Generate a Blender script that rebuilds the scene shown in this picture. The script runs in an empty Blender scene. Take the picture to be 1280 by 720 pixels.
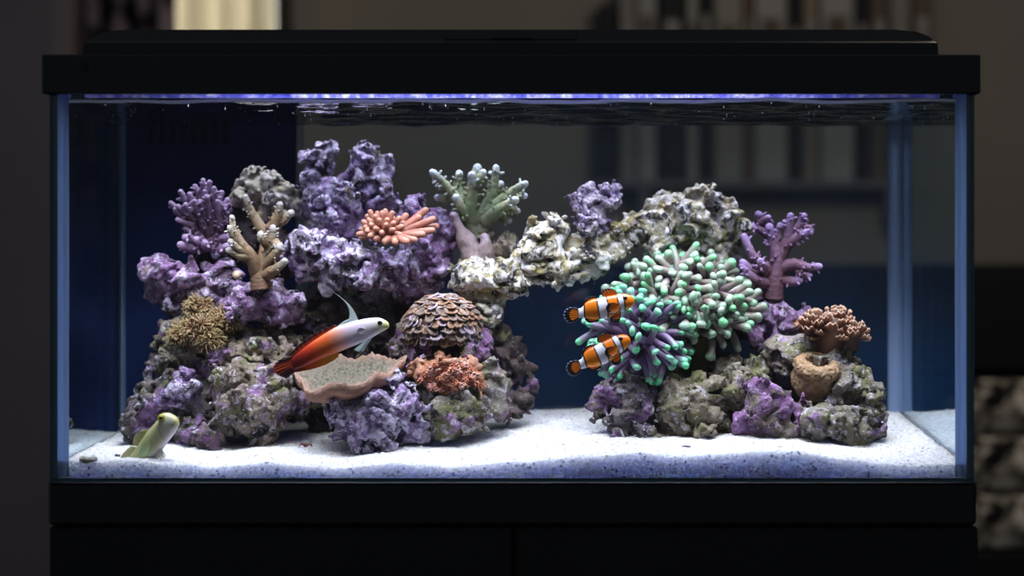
import bpy, math, random
import numpy as np
from mathutils import Vector, Matrix, Euler
from mathutils.bvhtree import BVHTree

scene = bpy.context.scene
COL = scene.collection

# ------------------------------------------------------------------ camera
F_PX, DIST, HORIZON = 2184.0, 1.70, 328.0      # focal length in px, camera to front glass, horizon row
Z0 = 0.75                                      # height of the tank's bottom edge above the floor
ZC = Z0 + (602 - HORIZON) * DIST / F_PX        # camera height
cam_d = bpy.data.cameras.new('camera')
cam = bpy.data.objects.new('camera', cam_d)
COL.objects.link(cam)
cam.location = (0, -DIST, ZC)
cam.rotation_euler = (math.pi / 2, 0, 0)
cam_d.sensor_width = 36.0
cam_d.lens = F_PX * 36.0 / 1280.0
cam_d.shift_y = (HORIZON - 360.0) / 1280.0
cam_d.clip_start = 0.05
cam_d.dof.use_dof = True
cam_d.dof.focus_distance = DIST + 0.10
cam_d.dof.aperture_fstop = 2.2
scene.camera = cam

# ------------------------------------------------------------------ world, exposure, large lights
world = bpy.data.worlds.new('room_air')
scene.world = world
world.use_nodes = True
world.node_tree.nodes['Background'].inputs[0].default_value = (0.75, 0.85, 1.0, 1)
world.node_tree.nodes['Background'].inputs[1].default_value = 0.11
vs = scene.view_settings
vs.view_transform = 'Standard'
vs.look = 'None'
vs.exposure = 0.0
vs.gamma = 1.0
vs.use_curve_mapping = False
scene.cycles.use_denoising = True
scene.cycles.transparent_max_bounces = 32
scene.cycles.max_bounces = 10
scene.cycles.diffuse_bounces = 5
scene.cycles.glossy_bounces = 5
scene.cycles.sample_clamp_indirect = 6.0
scene.cycles.caustics_reflective = False
scene.cycles.caustics_refractive = False


def area_light(name, loc, size, size_y, power, color, spread=math.pi, rot=(0, 0, 0), label=None):
    d = bpy.data.lights.new(name, 'AREA')
    d.shape = 'RECTANGLE'
    d.size, d.size_y = size, size_y
    d.energy = power
    d.color = color
    d.spread = spread
    o = bpy.data.objects.new(name, d)
    COL.objects.link(o)
    o.location = loc
    o.rotation_euler = rot
    return o


# the hood's lamp: two rows of lensed diodes shining straight down
LED_Z = Z0 + 0.3835
area_light('led_lamp', (0, 0.030, LED_Z), 0.87, 0.044, 1.5, (0.90, 0.94, 1.0), math.radians(90), (math.radians(28), 0, 0))
area_light('led_lamp', (0, 0.122, LED_Z), 0.87, 0.21, 1.85, (0.86, 0.90, 1.0), math.radians(74))
# warm hanging lamp in the room, between tank and back wall, above the frame
pl = bpy.data.lights.new('room_lamp', 'POINT')
pl.energy = 11.0
pl.color = (1.0, 0.86, 0.70)
pl.shadow_soft_size = 0.15
plo = bpy.data.objects.new('room_lamp', pl)
COL.objects.link(plo)
plo.location = (0.6, 0.70, 1.75)


# ------------------------------------------------------------------ helpers
def W(px, py, y):
    """world point on the ray of a pixel at depth y behind the front glass"""
    s = (DIST + y) / F_PX
    return np.array([(px - 640.0) * s, y, (HORIZON - py) * s + ZC])


def S(y):
    return (DIST + y) / F_PX


def tag(o, label=None, cat=None, group=None, kind=None):
    if label: o['label'] = label
    if cat: o['category'] = cat
    if group: o['group'] = group
    if kind: o['kind'] = kind
    return o


def empty(name, loc, label=None, cat=None, group=None):
    o = bpy.data.objects.new(name, None)
    COL.objects.link(o)
    o.location = tuple(loc)
    o.empty_display_size = 0.02
    return tag(o, label, cat, group)


def link(name, me, parent=None, loc=(0, 0, 0)):
    o = bpy.data.objects.new(name, me)
    COL.objects.link(o)
    o.parent = parent
    o.location = tuple(loc)
    return o


def abs_loc(o):
    v = np.array(o.location)
    while o.parent:
        o = o.parent
        v = v + np.array(o.location)
    return v


def mesh_data(name, V, Fc, mats, col=None, smooth=True, mat_idx=None):
    me = bpy.data.meshes.new(name)
    V = np.asarray(V, dtype=np.float64)
    me.from_pydata(V.tolist(), [], Fc if isinstance(Fc, list) else np.asarray(Fc).tolist())
    for m in (mats if isinstance(mats, (list, tuple)) else [mats]):
        me.materials.append(m)
    n = len(me.polygons)
    me.polygons.foreach_set('use_smooth', [smooth] * n)
    if mat_idx is not None:
        me.polygons.foreach_set('material_index', list(mat_idx))
    if col is not None:
        a = me.color_attributes.new('Col', 'FLOAT_COLOR', 'POINT')
        c = np.ones((len(V), 4), dtype=np.float32)
        c[:, :3] = np.asarray(col)[:, :3]
        a.data.foreach_set('color', c.ravel())
    me.update()
    return me


def mesh(name, V, Fc, mats, parent=None, col=None, smooth=True, mat_idx=None, origin=None):
    """world-space vertices -> object whose origin is the base (or the parent's origin)"""
    V = np.asarray(V, dtype=np.float64)
    if parent is not None:
        org = abs_loc(parent)
        o = link(name, mesh_data(name, V - org, Fc, mats, col, smooth, mat_idx), parent)
    else:
        if origin is None:
            lo, hi = V.min(0), V.max(0)
            origin = np.array([(lo[0] + hi[0]) / 2, (lo[1] + hi[1]) / 2, lo[2]])
        o = link(name, mesh_data(name, V - origin, Fc, mats, col, smooth, mat_idx), None, origin)
    return o


class MB:
    def __init__(self):
        self.v, self.f, self.c, self.m = [], [], [], []

    def add(self, V, Fc, col=None, m=0):
        b = len(self.v)
        self.v += [tuple(p) for p in np.asarray(V).tolist()]
        self.f += [tuple(int(i) + b for i in q) for q in Fc]
        self.m += [m] * len(Fc)
        if col is not None:
            self.c += np.asarray(col).tolist()

    def box(self, x0, x1, y0, y1, z0, z1, m=0, bev=0.0):
        if bev <= 0:
            V = [(x, y, z) for z in (z0, z1) for y in (y0, y1) for x in (x0, x1)]
            Fc = [(0, 2, 3, 1), (4, 5, 7, 6), (0, 1, 5, 4), (2, 6, 7, 3), (0, 4, 6, 2), (1, 3, 7, 5)]
            self.add(V, Fc, None, m)
            return
        b = min(bev, (x1 - x0) / 2.01, (y1 - y0) / 2.01, (z1 - z0) / 2.01)
        V, ids = [], {}
        for ix, x in enumerate((x0, x1)):
            for iy, y in enumerate((y0, y1)):
                for iz, z in enumerate((z0, z1)):
                    sx, sy, sz = (b if ix == 0 else -b), (b if iy == 0 else -b), (b if iz == 0 else -b)
                    ids[(ix, iy, iz, 0)] = len(V); V.append((x, y + sy, z + sz))
                    ids[(ix, iy, iz, 1)] = len(V); V.append((x + sx, y, z + sz))
                    ids[(ix, iy, iz, 2)] = len(V); V.append((x + sx, y + sy, z))
        Fc = []
        for k in (0, 1):
            o = (lambda q: q) if k else (lambda q: tuple(reversed(q)))
            Fc.append(o((ids[(k, 0, 0, 0)], ids[(k, 1, 0, 0)], ids[(k, 1, 1, 0)], ids[(k, 0, 1, 0)])))
            Fc.append(o((ids[(0, k, 0, 1)], ids[(0, k, 1, 1)], ids[(1, k, 1, 1)], ids[(1, k, 0, 1)])))
            Fc.append(o((ids[(0, 0, k, 2)], ids[(1, 0, k, 2)], ids[(1, 1, k, 2)], ids[(0, 1, k, 2)])))
        for a in (0, 1):
            for c in (0, 1):
                Fc.append((ids[(0, a, c, 1)], ids[(1, a, c, 1)], ids[(1, a, c, 2)], ids[(0, a, c, 2)]))
                Fc.append((ids[(a, 0, c, 0)], ids[(a, 1, c, 0)], ids[(a, 1, c, 2)], ids[(a, 0, c, 2)]))
                Fc.append((ids[(a, c, 0, 0)], ids[(a, c, 1, 0)], ids[(a, c, 1, 1)], ids[(a, c, 0, 1)]))
                for d in (0, 1):
                    Fc.append((ids[(a, c, d, 0)], ids[(a, c, d, 1)], ids[(a, c, d, 2)]))
        self.add(V, Fc, None, m)

    def build(self, name, mats, parent=None, smooth=False, origin=None):
        return mesh(name, self.v, self.f, mats, parent, self.c if self.c else None, smooth, self.m, origin)


# ---- gradient noise on arrays of points
_rng = np.random.RandomState(7)
_perm = np.concatenate([_rng.permutation(256)] * 3)
_g = _rng.normal(size=(256, 3))
_g /= np.linalg.norm(_g, axis=1)[:, None]


def gnoise(P):
    P = np.asarray(P, dtype=np.float64)
    i = np.floor(P).astype(np.int64)
    f = P - i
    i &= 255
    u = f * f * f * (f * (f * 6 - 15) + 10)
    out = 0
    for dx in (0, 1):
        wx = u[:, 0] if dx else 1 - u[:, 0]
        px = _perm[i[:, 0] + dx]
        for dy in (0, 1):
            wy = u[:, 1] if dy else 1 - u[:, 1]
            pxy = _perm[px + i[:, 1] + dy]
            for dz in (0, 1):
                wz = u[:, 2] if dz else 1 - u[:, 2]
                g = _g[_perm[pxy + i[:, 2] + dz]]
                dd = g[:, 0] * (f[:, 0] - dx) + g[:, 1] * (f[:, 1] - dy) + g[:, 2] * (f[:, 2] - dz)
                out = out + wx * wy * wz * dd
    return out * 1.5


def worley(P, seed=0):
    """distance to the nearest feature point, in cells, and that cell's random number"""
    P = np.asarray(P)
    i = np.floor(P).astype(np.int64)
    f = P - i
    best = np.full(len(P), 9.0)
    rnd = np.zeros(len(P))
    jit = np.random.RandomState(seed + 3).rand(256, 4)
    for dx in (-1, 0, 1):
        for dy in (-1, 0, 1):
            for dz in (-1, 0, 1):
                h = _perm[_perm[_perm[(i[:, 0] + dx) & 255] + ((i[:, 1] + dy) & 255)] + ((i[:, 2] + dz) & 255)]
                j = jit[h]
                d = (dx + j[:, 0] - f[:, 0]) ** 2 + (dy + j[:, 1] - f[:, 1]) ** 2 + (dz + j[:, 2] - f[:, 2]) ** 2
                k = d < best
                best = np.where(k, d, best)
                rnd = np.where(k, j[:, 3], rnd)
    return np.sqrt(best), rnd


# ---- isosurface of a distance grid (surface nets)
def surface_nets(D, lo, h):
    nx, ny, nz = D.shape
    ins = D < 0
    c = np.zeros((nx - 1, ny - 1, nz - 1), dtype=np.int8)
    for dx in (0, 1):
        for dy in (0, 1):
            for dz in (0, 1):
                c += ins[dx:nx - 1 + dx, dy:ny - 1 + dy, dz:nz - 1 + dz]
    cells = np.argwhere((c > 0) & (c < 8))
    idx = -np.ones((nx - 1, ny - 1, nz - 1), dtype=np.int64)
    idx[cells[:, 0], cells[:, 1], cells[:, 2]] = np.arange(len(cells))
    acc = np.zeros((len(cells), 3))
    cnt = np.zeros(len(cells))
    corner = [(a, b, d) for a in (0, 1) for b in (0, 1) for d in (0, 1)]
    for a in corner:
        for ax in range(3):
            if a[ax]:
                continue
            b = list(a); b[ax] = 1
            da = D[cells[:, 0] + a[0], cells[:, 1] + a[1], cells[:, 2] + a[2]]
            db = D[cells[:, 0] + b[0], cells[:, 1] + b[1], cells[:, 2] + b[2]]
            m = (da < 0) != (db < 0)
            t = np.where(m, da / np.where(m, da - db, 1), 0)
            p = np.array(a, dtype=float)[None, :].repeat(len(cells), 0)
            p[:, ax] = t
            acc += p * m[:, None]
            cnt += m
    V = (cells + acc / cnt[:, None]) * h + lo
    Fs = []
    for ax in range(3):
        o1, o2 = (ax + 1) % 3, (ax + 2) % 3
        sl0 = [slice(1, -1)] * 3; sl0[ax] = slice(0, -1)
        sl1 = [slice(1, -1)] * 3; sl1[ax] = slice(1, None)
        A, B = ins[tuple(sl0)], ins[tuple(sl1)]
        e = np.argwhere(A != B)
        if not len(e):
            continue
        flip = A[e[:, 0], e[:, 1], e[:, 2]]
        off = np.ones(3, dtype=int); off[ax] = 0
        g = e + off
        q = []
        for s1, s2 in ((-1, -1), (0, -1), (0, 0), (-1, 0)):
            k = g.copy(); k[:, o1] += s1; k[:, o2] += s2
            q.append(idx[k[:, 0], k[:, 1], k[:, 2]])
        q = np.stack(q, 1)
        q[~flip] = q[~flip][:, ::-1]
        Fs.append(q)
    Fc = np.concatenate(Fs)
    # keep the largest connected piece
    lab = np.arange(len(V))
    E = np.concatenate([Fc[:, [0, 1]], Fc[:, [1, 2]], Fc[:, [2, 3]], Fc[:, [3, 0]]])
    while True:
        m = np.minimum(lab[E[:, 0]], lab[E[:, 1]])
        new = lab.copy()
        np.minimum.at(new, E[:, 0], m)
        np.minimum.at(new, E[:, 1], m)
        new = new[new]
        if (new == lab).all():
            break
        lab = new
    u, n = np.unique(lab, return_counts=True)
    keep = lab == u[n.argmax()]
    remap = np.cumsum(keep) - 1
    Fc = remap[Fc[keep[Fc[:, 0]]]]
    return V[keep], Fc


def catmull(P, n):
    P = np.asarray(P, dtype=float)
    if len(P) == 2:
        t = np.linspace(0, 1, n)[:, None]
        return P[0] * (1 - t) + P[1] * t
    Q = np.vstack([2 * P[0] - P[1], P, 2 * P[-1] - P[-2]])
    out = []
    for t in np.linspace(0, len(P) - 1 - 1e-6, n):
        k = int(t); u = t - k
        a, b, c, d = Q[k], Q[k + 1], Q[k + 2], Q[k + 3]
        out.append(0.5 * (2 * b + (c - a) * u + (2 * a - 5 * b + 4 * c - d) * u * u + (3 * b - a - 3 * c + d) * u ** 3))
    return np.array(out)


def tube(path, radii, n=14, seg=12, bump=0.0, bscale=400.0, seed=0.0, flat=None):
    """round-ended tube; returns V, F, t (0 base .. 1 tip)"""
    C = catmull(path, n)
    R = np.interp(np.linspace(0, 1, n), np.linspace(0, 1, len(radii)), radii)
    T = np.gradient(C, axis=0)
    L = np.linalg.norm(np.diff(C, axis=0), axis=1).sum()
    T /= np.linalg.norm(T, axis=1)[:, None] + 1e-12
    # rounded tip
    extra = []
    rt = R[-1]
    for a in (30, 58, 78):
        extra.append((C[-1] + T[-1] * rt * math.sin(math.radians(a)), rt * math.cos(math.radians(a)), T[-1]))
    C = np.vstack([C] + [e[0][None] for e in extra])
    R = np.concatenate([R, [e[1] for e in extra]])
    T = np.vstack([T] + [e[2][None] for e in extra])
    up = np.array([0.31, -0.9, 0.29])
    V, t = [], []
    N = len(C)
    for i in range(N):
        a = np.cross(T[i], up); a /= np.linalg.norm(a) + 1e-9
        b = np.cross(T[i], a)
        th = np.linspace(0, 2 * math.pi, seg, endpoint=False)
        V.append(C[i] + R[i] * (np.cos(th)[:, None] * a + np.sin(th)[:, None] * b * (flat or 1.0)))
        t += [min(1.0, i / (N - 4))] * seg
    V = np.vstack(V)
    if bump:
        nrm = V - np.repeat(C, seg, 0)
        nrm /= np.linalg.norm(nrm, axis=1)[:, None] + 1e-9
        k = gnoise(V * bscale + seed) + 0.6 * gnoise(V * bscale * 0.45 + seed + 9)
        V = V + nrm * (k * bump)[:, None]
    Fc = [(i * seg + j, i * seg + (j + 1) % seg, (i + 1) * seg + (j + 1) % seg, (i + 1) * seg + j)
          for i in range(N - 1) for j in range(seg)]
    V = np.vstack([V, C[-1] + T[-1] * rt * 0.04, C[0]])
    Fc += [((N - 1) * seg + j, (N - 1) * seg + (j + 1) % seg, N * seg) for j in range(seg)]
    Fc += [((j + 1) % seg, j, N * seg + 1) for j in range(seg)]
    t += [1.0, 0.0]
    return V, Fc, np.array(t)


def lerp3(stops, t):
    xs = [s[0] for s in stops]
    return np.stack([np.interp(t, xs, [s[1][k] for s in stops]) for k in range(3)], -1)


def srgb(r, g, b):
    f = lambda c: (c / 255.0 / 12.92) if c <= 10.3 else ((c / 255.0 + 0.055) / 1.055) ** 2.4
    return (f(r), f(g), f(b))


# ------------------------------------------------------------------ materials
def new_mat(name):
    m = bpy.data.materials.new(name)
    m.use_nodes = True
    nt = m.node_tree
    nt.nodes.clear()
    out = nt.nodes.new('ShaderNodeOutputMaterial')
    return m, nt, out


def N(nt, kind, **kw):
    n = nt.nodes.new(kind)
    for k, v in kw.items():
        if k.startswith('i_'):
            key = k[2:]
            n.inputs[int(key) if key.isdigit() else key.replace('_', ' ')].default_value = v
        else:
            setattr(n, k, v)
    return n


def bsdf(nt, out, color=None, rough=0.5, metal=0.0, spec=0.5, sss=0.0, sss_r=(1, 1, 1), sss_s=0.003):
    b = nt.nodes.new('ShaderNodeBsdfPrincipled')
    if color is not None:
        b.inputs['Base Color'].default_value = (*color, 1)
    b.inputs['Roughness'].default_value = rough
    b.inputs['Metallic'].default_value = metal
    b.inputs['Specular IOR Level'].default_value = spec
    if sss:
        b.inputs['Subsurface Weight'].default_value = sss
        b.inputs['Subsurface Radius'].default_value = sss_r
        b.inputs['Subsurface Scale'].default_value = sss_s
    nt.links.new(b.outputs[0], out.inputs[0])
    return b


def add_bump(nt, b, layers, strength=0.6, dist=0.001):
    tc = nt.nodes.new('ShaderNodeTexCoord')
    prev = None
    for sc, amt in layers:
        n = N(nt, 'ShaderNodeTexNoise', i_Scale=sc, i_Detail=4.0, i_Roughness=0.6)
        nt.links.new(tc.outputs['Object'], n.inputs['Vector'])
        m = N(nt, 'ShaderNodeMath', operation='MULTIPLY')
        m.inputs[1].default_value = amt
        nt.links.new(n.outputs[0], m.inputs[0])
        if prev is None:
            prev = m
        else:
            a = N(nt, 'ShaderNodeMath', operation='ADD')
            nt.links.new(prev.outputs[0], a.inputs[0]); nt.links.new(m.outputs[0], a.inputs[1])
            prev = a
    bp = N(nt, 'ShaderNodeBump', i_Strength=strength, i_Distance=dist)
    nt.links.new(prev.outputs[0], bp.inputs['Height'])
    nt.links.new(bp.outputs[0], b.inputs['Normal'])
    return bp


def plain(name, color, rough=0.5, spec=0.5, metal=0.0, vary=0.0, vscale=20, bump=None):
    m, nt, out = new_mat(name)
    b = bsdf(nt, out, color, rough, metal, spec)
    if vary:
        tc = nt.nodes.new('ShaderNodeTexCoord')
        n = N(nt, 'ShaderNodeTexNoise', i_Scale=vscale, i_Detail=5.0)
        r = nt.nodes.new('ShaderNodeValToRGB')
        r.color_ramp.elements[0].position, r.color_ramp.elements[1].position = 0.3, 0.7
        r.color_ramp.elements[0].color = (*[c * (1 - vary) for c in color], 1)
        r.color_ramp.elements[1].color = (*[min(1, c * (1 + vary)) for c in color], 1)
        nt.links.new(tc.outputs['Object'], n.inputs['Vector'])
        nt.links.new(n.outputs[0], r.inputs[0]); nt.links.new(r.outputs[0], b.inputs['Base Color'])
    if bump:
        add_bump(nt, b, bump)
    return m


def vc_mat(name, rough=0.5, spec=0.4, sss=0.0, sss_s=0.004, bump=None, bstr=0.6, bdist=0.001, vary=0.0, vscale=200):
    """colour from the vertices (the thing's own markings), with grain"""
    m, nt, out = new_mat(name)
    b = bsdf(nt, out, None, rough, 0, spec, sss, (1.0, 0.7, 0.6), sss_s)
    a = N(nt, 'ShaderNodeAttribute', attribute_name='Col')
    src = a.outputs['Color']
    if vary:
        tc = nt.nodes.new('ShaderNodeTexCoord')
        n = N(nt, 'ShaderNodeTexNoise', i_Scale=vscale, i_Detail=4.0)
        nt.links.new(tc.outputs['Object'], n.inputs['Vector'])
        mr = N(nt, 'ShaderNodeMapRange')
        mr.inputs[1].default_value, mr.inputs[2].default_value = 0.3, 0.7
        mr.inputs[3].default_value, mr.inputs[4].default_value = 1 - vary, 1 + vary
        nt.links.new(n.outputs[0], mr.inputs[0])
        mx = N(nt, 'ShaderNodeVectorMath', operation='SCALE')
        nt.links.new(src, mx.inputs[0]); nt.links.new(mr.outputs[0], mx.inputs['Scale'])
        src = mx.outputs[0]
    nt.links.new(src, b.inputs['Base Color'])
    if bump:
        add_bump(nt, b, bump, bstr, bdist)
    return m


def rock_mat(name, base, base2, purple=0.4, white=0.3, olive=0.2, dark=0.2,
             pcol=(0.20, 0.095, 0.36), wcol=(0.62, 0.58, 0.70), ocol=(0.17, 0.17, 0.06), fs=0.8):
    m, nt, out = new_mat(name)
    b = bsdf(nt, out, base, 0.75, 0, 0.35)
    tc = nt.nodes.new('ShaderNodeTexCoord')
    geo = nt.nodes.new('ShaderNodeNewGeometry')
    P = geo.outputs['Position']

    def noise(sc, det=4.0, dist=0.0, off=0.0):
        mp = N(nt, 'ShaderNodeVectorMath', operation='ADD')
        mp.inputs[1].default_value = (off, off * 0.7, -off)
        nt.links.new(P, mp.inputs[0])
        n = N(nt, 'ShaderNodeTexNoise', i_Scale=sc * fs, i_Detail=det, i_Roughness=0.6, i_Distortion=dist)
        nt.links.new(mp.outputs[0], n.inputs['Vector'])
        return n.outputs[0]

    def mask(v, amount, soft=0.06):
        c = 0.5 + (0.5 - amount) * 0.5
        r = N(nt, 'ShaderNodeMapRange', interpolation_type='SMOOTHSTEP')
        r.inputs[1].default_value, r.inputs[2].default_value = c - soft, c + soft
        nt.links.new(v, r.inputs[0])
        return r.outputs[0]

    def mix(a, bcol, fac):
        x = N(nt, 'ShaderNodeMix', data_type='RGBA')
        nt.links.new(fac, x.inputs[0])
        if isinstance(a, tuple): x.inputs[6].default_value = (*a, 1)
        else: nt.links.new(a, x.inputs[6])
        if isinstance(bcol, tuple): x.inputs[7].default_value = (*bcol, 1)
        else: nt.links.new(bcol, x.inputs[7])
        return x.outputs[2]
    c = mix(base, base2, mask(noise(60, 6), 0.5, 0.08))
    c = mix(c, ocol, mask(noise(52, 5, 0.5, 3.1), olive, 0.06))
    c = mix(c, (0.020, 0.018, 0.024), mask(noise(95, 5, 0.8, 7.7), dark, 0.05))
    pv = mix(pcol, tuple(min(1, x * 1.9) for x in pcol), mask(noise(160, 4, 0.3, 1.3), 0.45, 0.12))
    c = mix(c, pv, mask(noise(44, 6, 0.6, 5.3), purple, 0.045))
    c = mix(c, wcol, mask(noise(120, 7, 0.8, 9.1), white, 0.045))
    c = mix(c, tuple(min(1, x * 1.25) for x in wcol), mask(noise(420, 2, 0, 2.2), white * 0.45, 0.03))
    nt.links.new(c, b.inputs['Base Color'])
    add_bump(nt, b, [(140, 1.0), (340, 0.8), (900, 0.4)], 0.9, 0.0038)
    return m


M = {}
M['black_plastic'] = plain('black_plastic', (0.012, 0.012, 0.013), 0.42, 0.4, bump=[(900, 0.2)])
M['black_cabinet'] = plain('black_cabinet', (0.010, 0.010, 0.011), 0.55, 0.35, vary=0.2, vscale=8)
M['hood_white'] = plain('hood_lining', (0.25, 0.27, 0.36), 0.5)
M['teal_edge'] = plain('glass_edge_teal', (0.012, 0.085, 0.12), 0.15, 0.6)
M['wall'] = plain('wall_paint', (0.27, 0.24, 0.205), 0.9, 0.2, vary=0.06, vscale=3)
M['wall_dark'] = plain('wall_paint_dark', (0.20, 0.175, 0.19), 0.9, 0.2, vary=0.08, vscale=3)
M['floor'] = plain('dark_floor', (0.04, 0.033, 0.03), 0.5, 0.4, vary=0.3, vscale=5)
M['ceiling'] = plain('ceiling_paint', (0.4, 0.38, 0.35), 0.9, 0.2)
M['sideboard'] = plain('black_sideboard', (0.008, 0.008, 0.009), 0.5, 0.3)


def glass_mat(name, ior=1.5, tint=(1, 1, 1), haze=0.0, haze_col=(0.3, 0.5, 0.9)):
    m, nt, out = new_mat(name)
    tr = N(nt, 'ShaderNodeBsdfTransparent'); tr.inputs[0].default_value = (*tint, 1)
    gl = N(nt, 'ShaderNodeBsdfGlossy'); gl.inputs['Roughness'].default_value = 0.0
    fr = N(nt, 'ShaderNodeFresnel'); fr.inputs[0].default_value = ior
    geo = N(nt, 'ShaderNodeNewGeometry')
    inv = N(nt, 'ShaderNodeMath', operation='SUBTRACT'); inv.inputs[0].default_value = 1.0
    nt.links.new(geo.outputs['Backfacing'], inv.inputs[1])
    fm = N(nt, 'ShaderNodeMath', operation='MULTIPLY')
    nt.links.new(fr.outputs[0], fm.inputs[0]); nt.links.new(inv.outputs[0], fm.inputs[1])
    mx = N(nt, 'ShaderNodeMixShader')
    nt.links.new(fm.outputs[0], mx.inputs[0])
    base = tr.outputs[0]
    if haze:
        df = N(nt, 'ShaderNodeBsdfDiffuse'); df.inputs[0].default_value = (*haze_col, 1)
        mf = N(nt, 'ShaderNodeMixShader'); mf.inputs[0].default_value = haze
        nt.links.new(base, mf.inputs[1]); nt.links.new(df.outputs[0], mf.inputs[2])
        base = mf.outputs[0]
    nt.links.new(base, mx.inputs[1]); nt.links.new(gl.outputs[0], mx.inputs[2])
    nt.links.new(mx.outputs[0], out.inputs[0])
    return m


def inner_glass_mat(name, tint):
    """water / glass / air wall: mirrors beyond the critical angle, clear below it"""
    m, nt, out = new_mat(name)
    tr = N(nt, 'ShaderNodeBsdfTransparent'); tr.inputs[0].default_value = (*tint, 1)
    gl = N(nt, 'ShaderNodeBsdfGlossy'); gl.inputs['Roughness'].default_value = 0.02
    gl.inputs[0].default_value = (0.85, 0.95, 1.0, 1)
    lw = N(nt, 'ShaderNodeLayerWeight'); lw.inputs[0].default_value = 0.5
    r = nt.nodes.new('ShaderNodeMapRange')
    r.inputs[1].default_value, r.inputs[2].default_value = 0.28, 0.36
    r.inputs[3].default_value, r.inputs[4].default_value = 0.03, 0.72
    nt.links.new(lw.outputs['Facing'], r.inputs[0])
    mx = N(nt, 'ShaderNodeMixShader')
    nt.links.new(r.outputs[0], mx.inputs[0])
    nt.links.new(tr.outputs[0], mx.inputs[1]); nt.links.new(gl.outputs[0], mx.inputs[2])
    nt.links.new(mx.outputs[0], out.inputs[0])
    return m


M['glass'] = glass_mat('clear_glass', 1.45, (0.985, 0.995, 0.995))
M['glass_back'] = glass_mat('back_glass_with_haze', 1.45, (0.90, 0.97, 1.0), 0.032, (0.05, 0.36, 1.0))  # blue diffuse layer on the pane stands in for haze in the water
M['glass_side'] = inner_glass_mat('side_glass', (0.85, 0.95, 0.98))


def silicone_mat():
    m, nt, out = new_mat('clear_silicone')
    tr = N(nt, 'ShaderNodeBsdfTransparent'); tr.inputs[0].default_value = (0.75, 0.85, 1, 1)
    df = N(nt, 'ShaderNodeBsdfDiffuse'); df.inputs[0].default_value = (0.56, 0.72, 1.0, 1)
    tl = N(nt, 'ShaderNodeBsdfTranslucent'); tl.inputs[0].default_value = (0.56, 0.72, 1.0, 1)
    ad = N(nt, 'ShaderNodeMixShader'); ad.inputs[0].default_value = 0.65
    nt.links.new(df.outputs[0], ad.inputs[1]); nt.links.new(tl.outputs[0], ad.inputs[2])
    mx = N(nt, 'ShaderNodeMixShader'); mx.inputs[0].default_value = 0.92
    nt.links.new(tr.outputs[0], mx.inputs[1]); nt.links.new(ad.outputs[0], mx.inputs[2])
    nt.links.new(mx.outputs[0], out.inputs[0])
    return m


M['silicone'] = silicone_mat()


def water_mat():
    m, nt, out = new_mat('water_surface')
    tr = N(nt, 'ShaderNodeBsdfTransparent'); tr.inputs[0].default_value = (0.94, 0.97, 1, 1)
    gl = N(nt, 'ShaderNodeBsdfGlossy'); gl.inputs['Roughness'].default_value = 0.0
    tc = N(nt, 'ShaderNodeTexCoord')
    mp = N(nt, 'ShaderNodeMapping'); mp.inputs['Scale'].default_value = (1.0, 2.2, 1)
    n = N(nt, 'ShaderNodeTexNoise', i_Scale=45.0, i_Detail=2.0)
    nt.links.new(tc.outputs['Object'], mp.inputs[0]); nt.links.new(mp.outputs[0], n.inputs['Vector'])
    bp = N(nt, 'ShaderNodeBump', i_Strength=0.35, i_Distance=0.002)
    nt.links.new(n.outputs[0], bp.inputs['Height'])
    fr = N(nt, 'ShaderNodeFresnel'); fr.inputs[0].default_value = 1.33
    mx = N(nt, 'ShaderNodeMixShader')
    nt.links.new(bp.outputs[0], gl.inputs['Normal'])
    nt.links.new(fr.outputs[0], mx.inputs[0])
    nt.links.new(tr.outputs[0], mx.inputs[1]); nt.links.new(gl.outputs[0], mx.inputs[2])
    nt.links.new(mx.outputs[0], out.inputs[0])
    return m


M['water'] = water_mat()


def sand_mat():
    m, nt, out = new_mat('aragonite_sand')
    b = bsdf(nt, out, (0.8, 0.79, 0.8), 0.9, 0, 0.2, 0.9, (0.85, 0.95, 1.35), 0.045)
    geo = N(nt, 'ShaderNodeNewGeometry')
    v = N(nt, 'ShaderNodeTexVoronoi', i_Scale=520.0)
    nt.links.new(geo.outputs['Position'], v.inputs['Vector'])
    sep = N(nt, 'ShaderNodeSeparateColor')
    nt.links.new(v.outputs['Color'], sep.inputs[0])
    r = nt.nodes.new('ShaderNodeValToRGB')
    e = r.color_ramp.elements
    e[0].position, e[0].color = 0.0, (0.10, 0.10, 0.13, 1)
    e[1].position, e[1].color = 1.0, (0.74, 0.73, 0.77, 1)
    for p, c in ((0.03, (0.25, 0.24, 0.26, 1)), (0.07, (0.55, 0.53, 0.54, 1)), (0.22, (0.48, 0.47, 0.51, 1)), (0.6, (0.62, 0.61, 0.65, 1))):
        q = e.new(p); q.color = c
    nt.links.new(sep.outputs[0], r.inputs[0])
    nt.links.new(r.outputs[0], b.inputs['Base Color'])
    inv = N(nt, 'ShaderNodeMath', operation='SUBTRACT'); inv.inputs[0].default_value = 1.0
    nt.links.new(v.outputs['Distance'], inv.inputs[1])
    bp = N(nt, 'ShaderNodeBump', i_Strength=0.8, i_Distance=0.0012)
    nt.links.new(inv.outputs[0], bp.inputs['Height'])
    nt.links.new(bp.outputs[0], b.inputs['Normal'])
    return m


M['sand'] = sand_mat()


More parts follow.
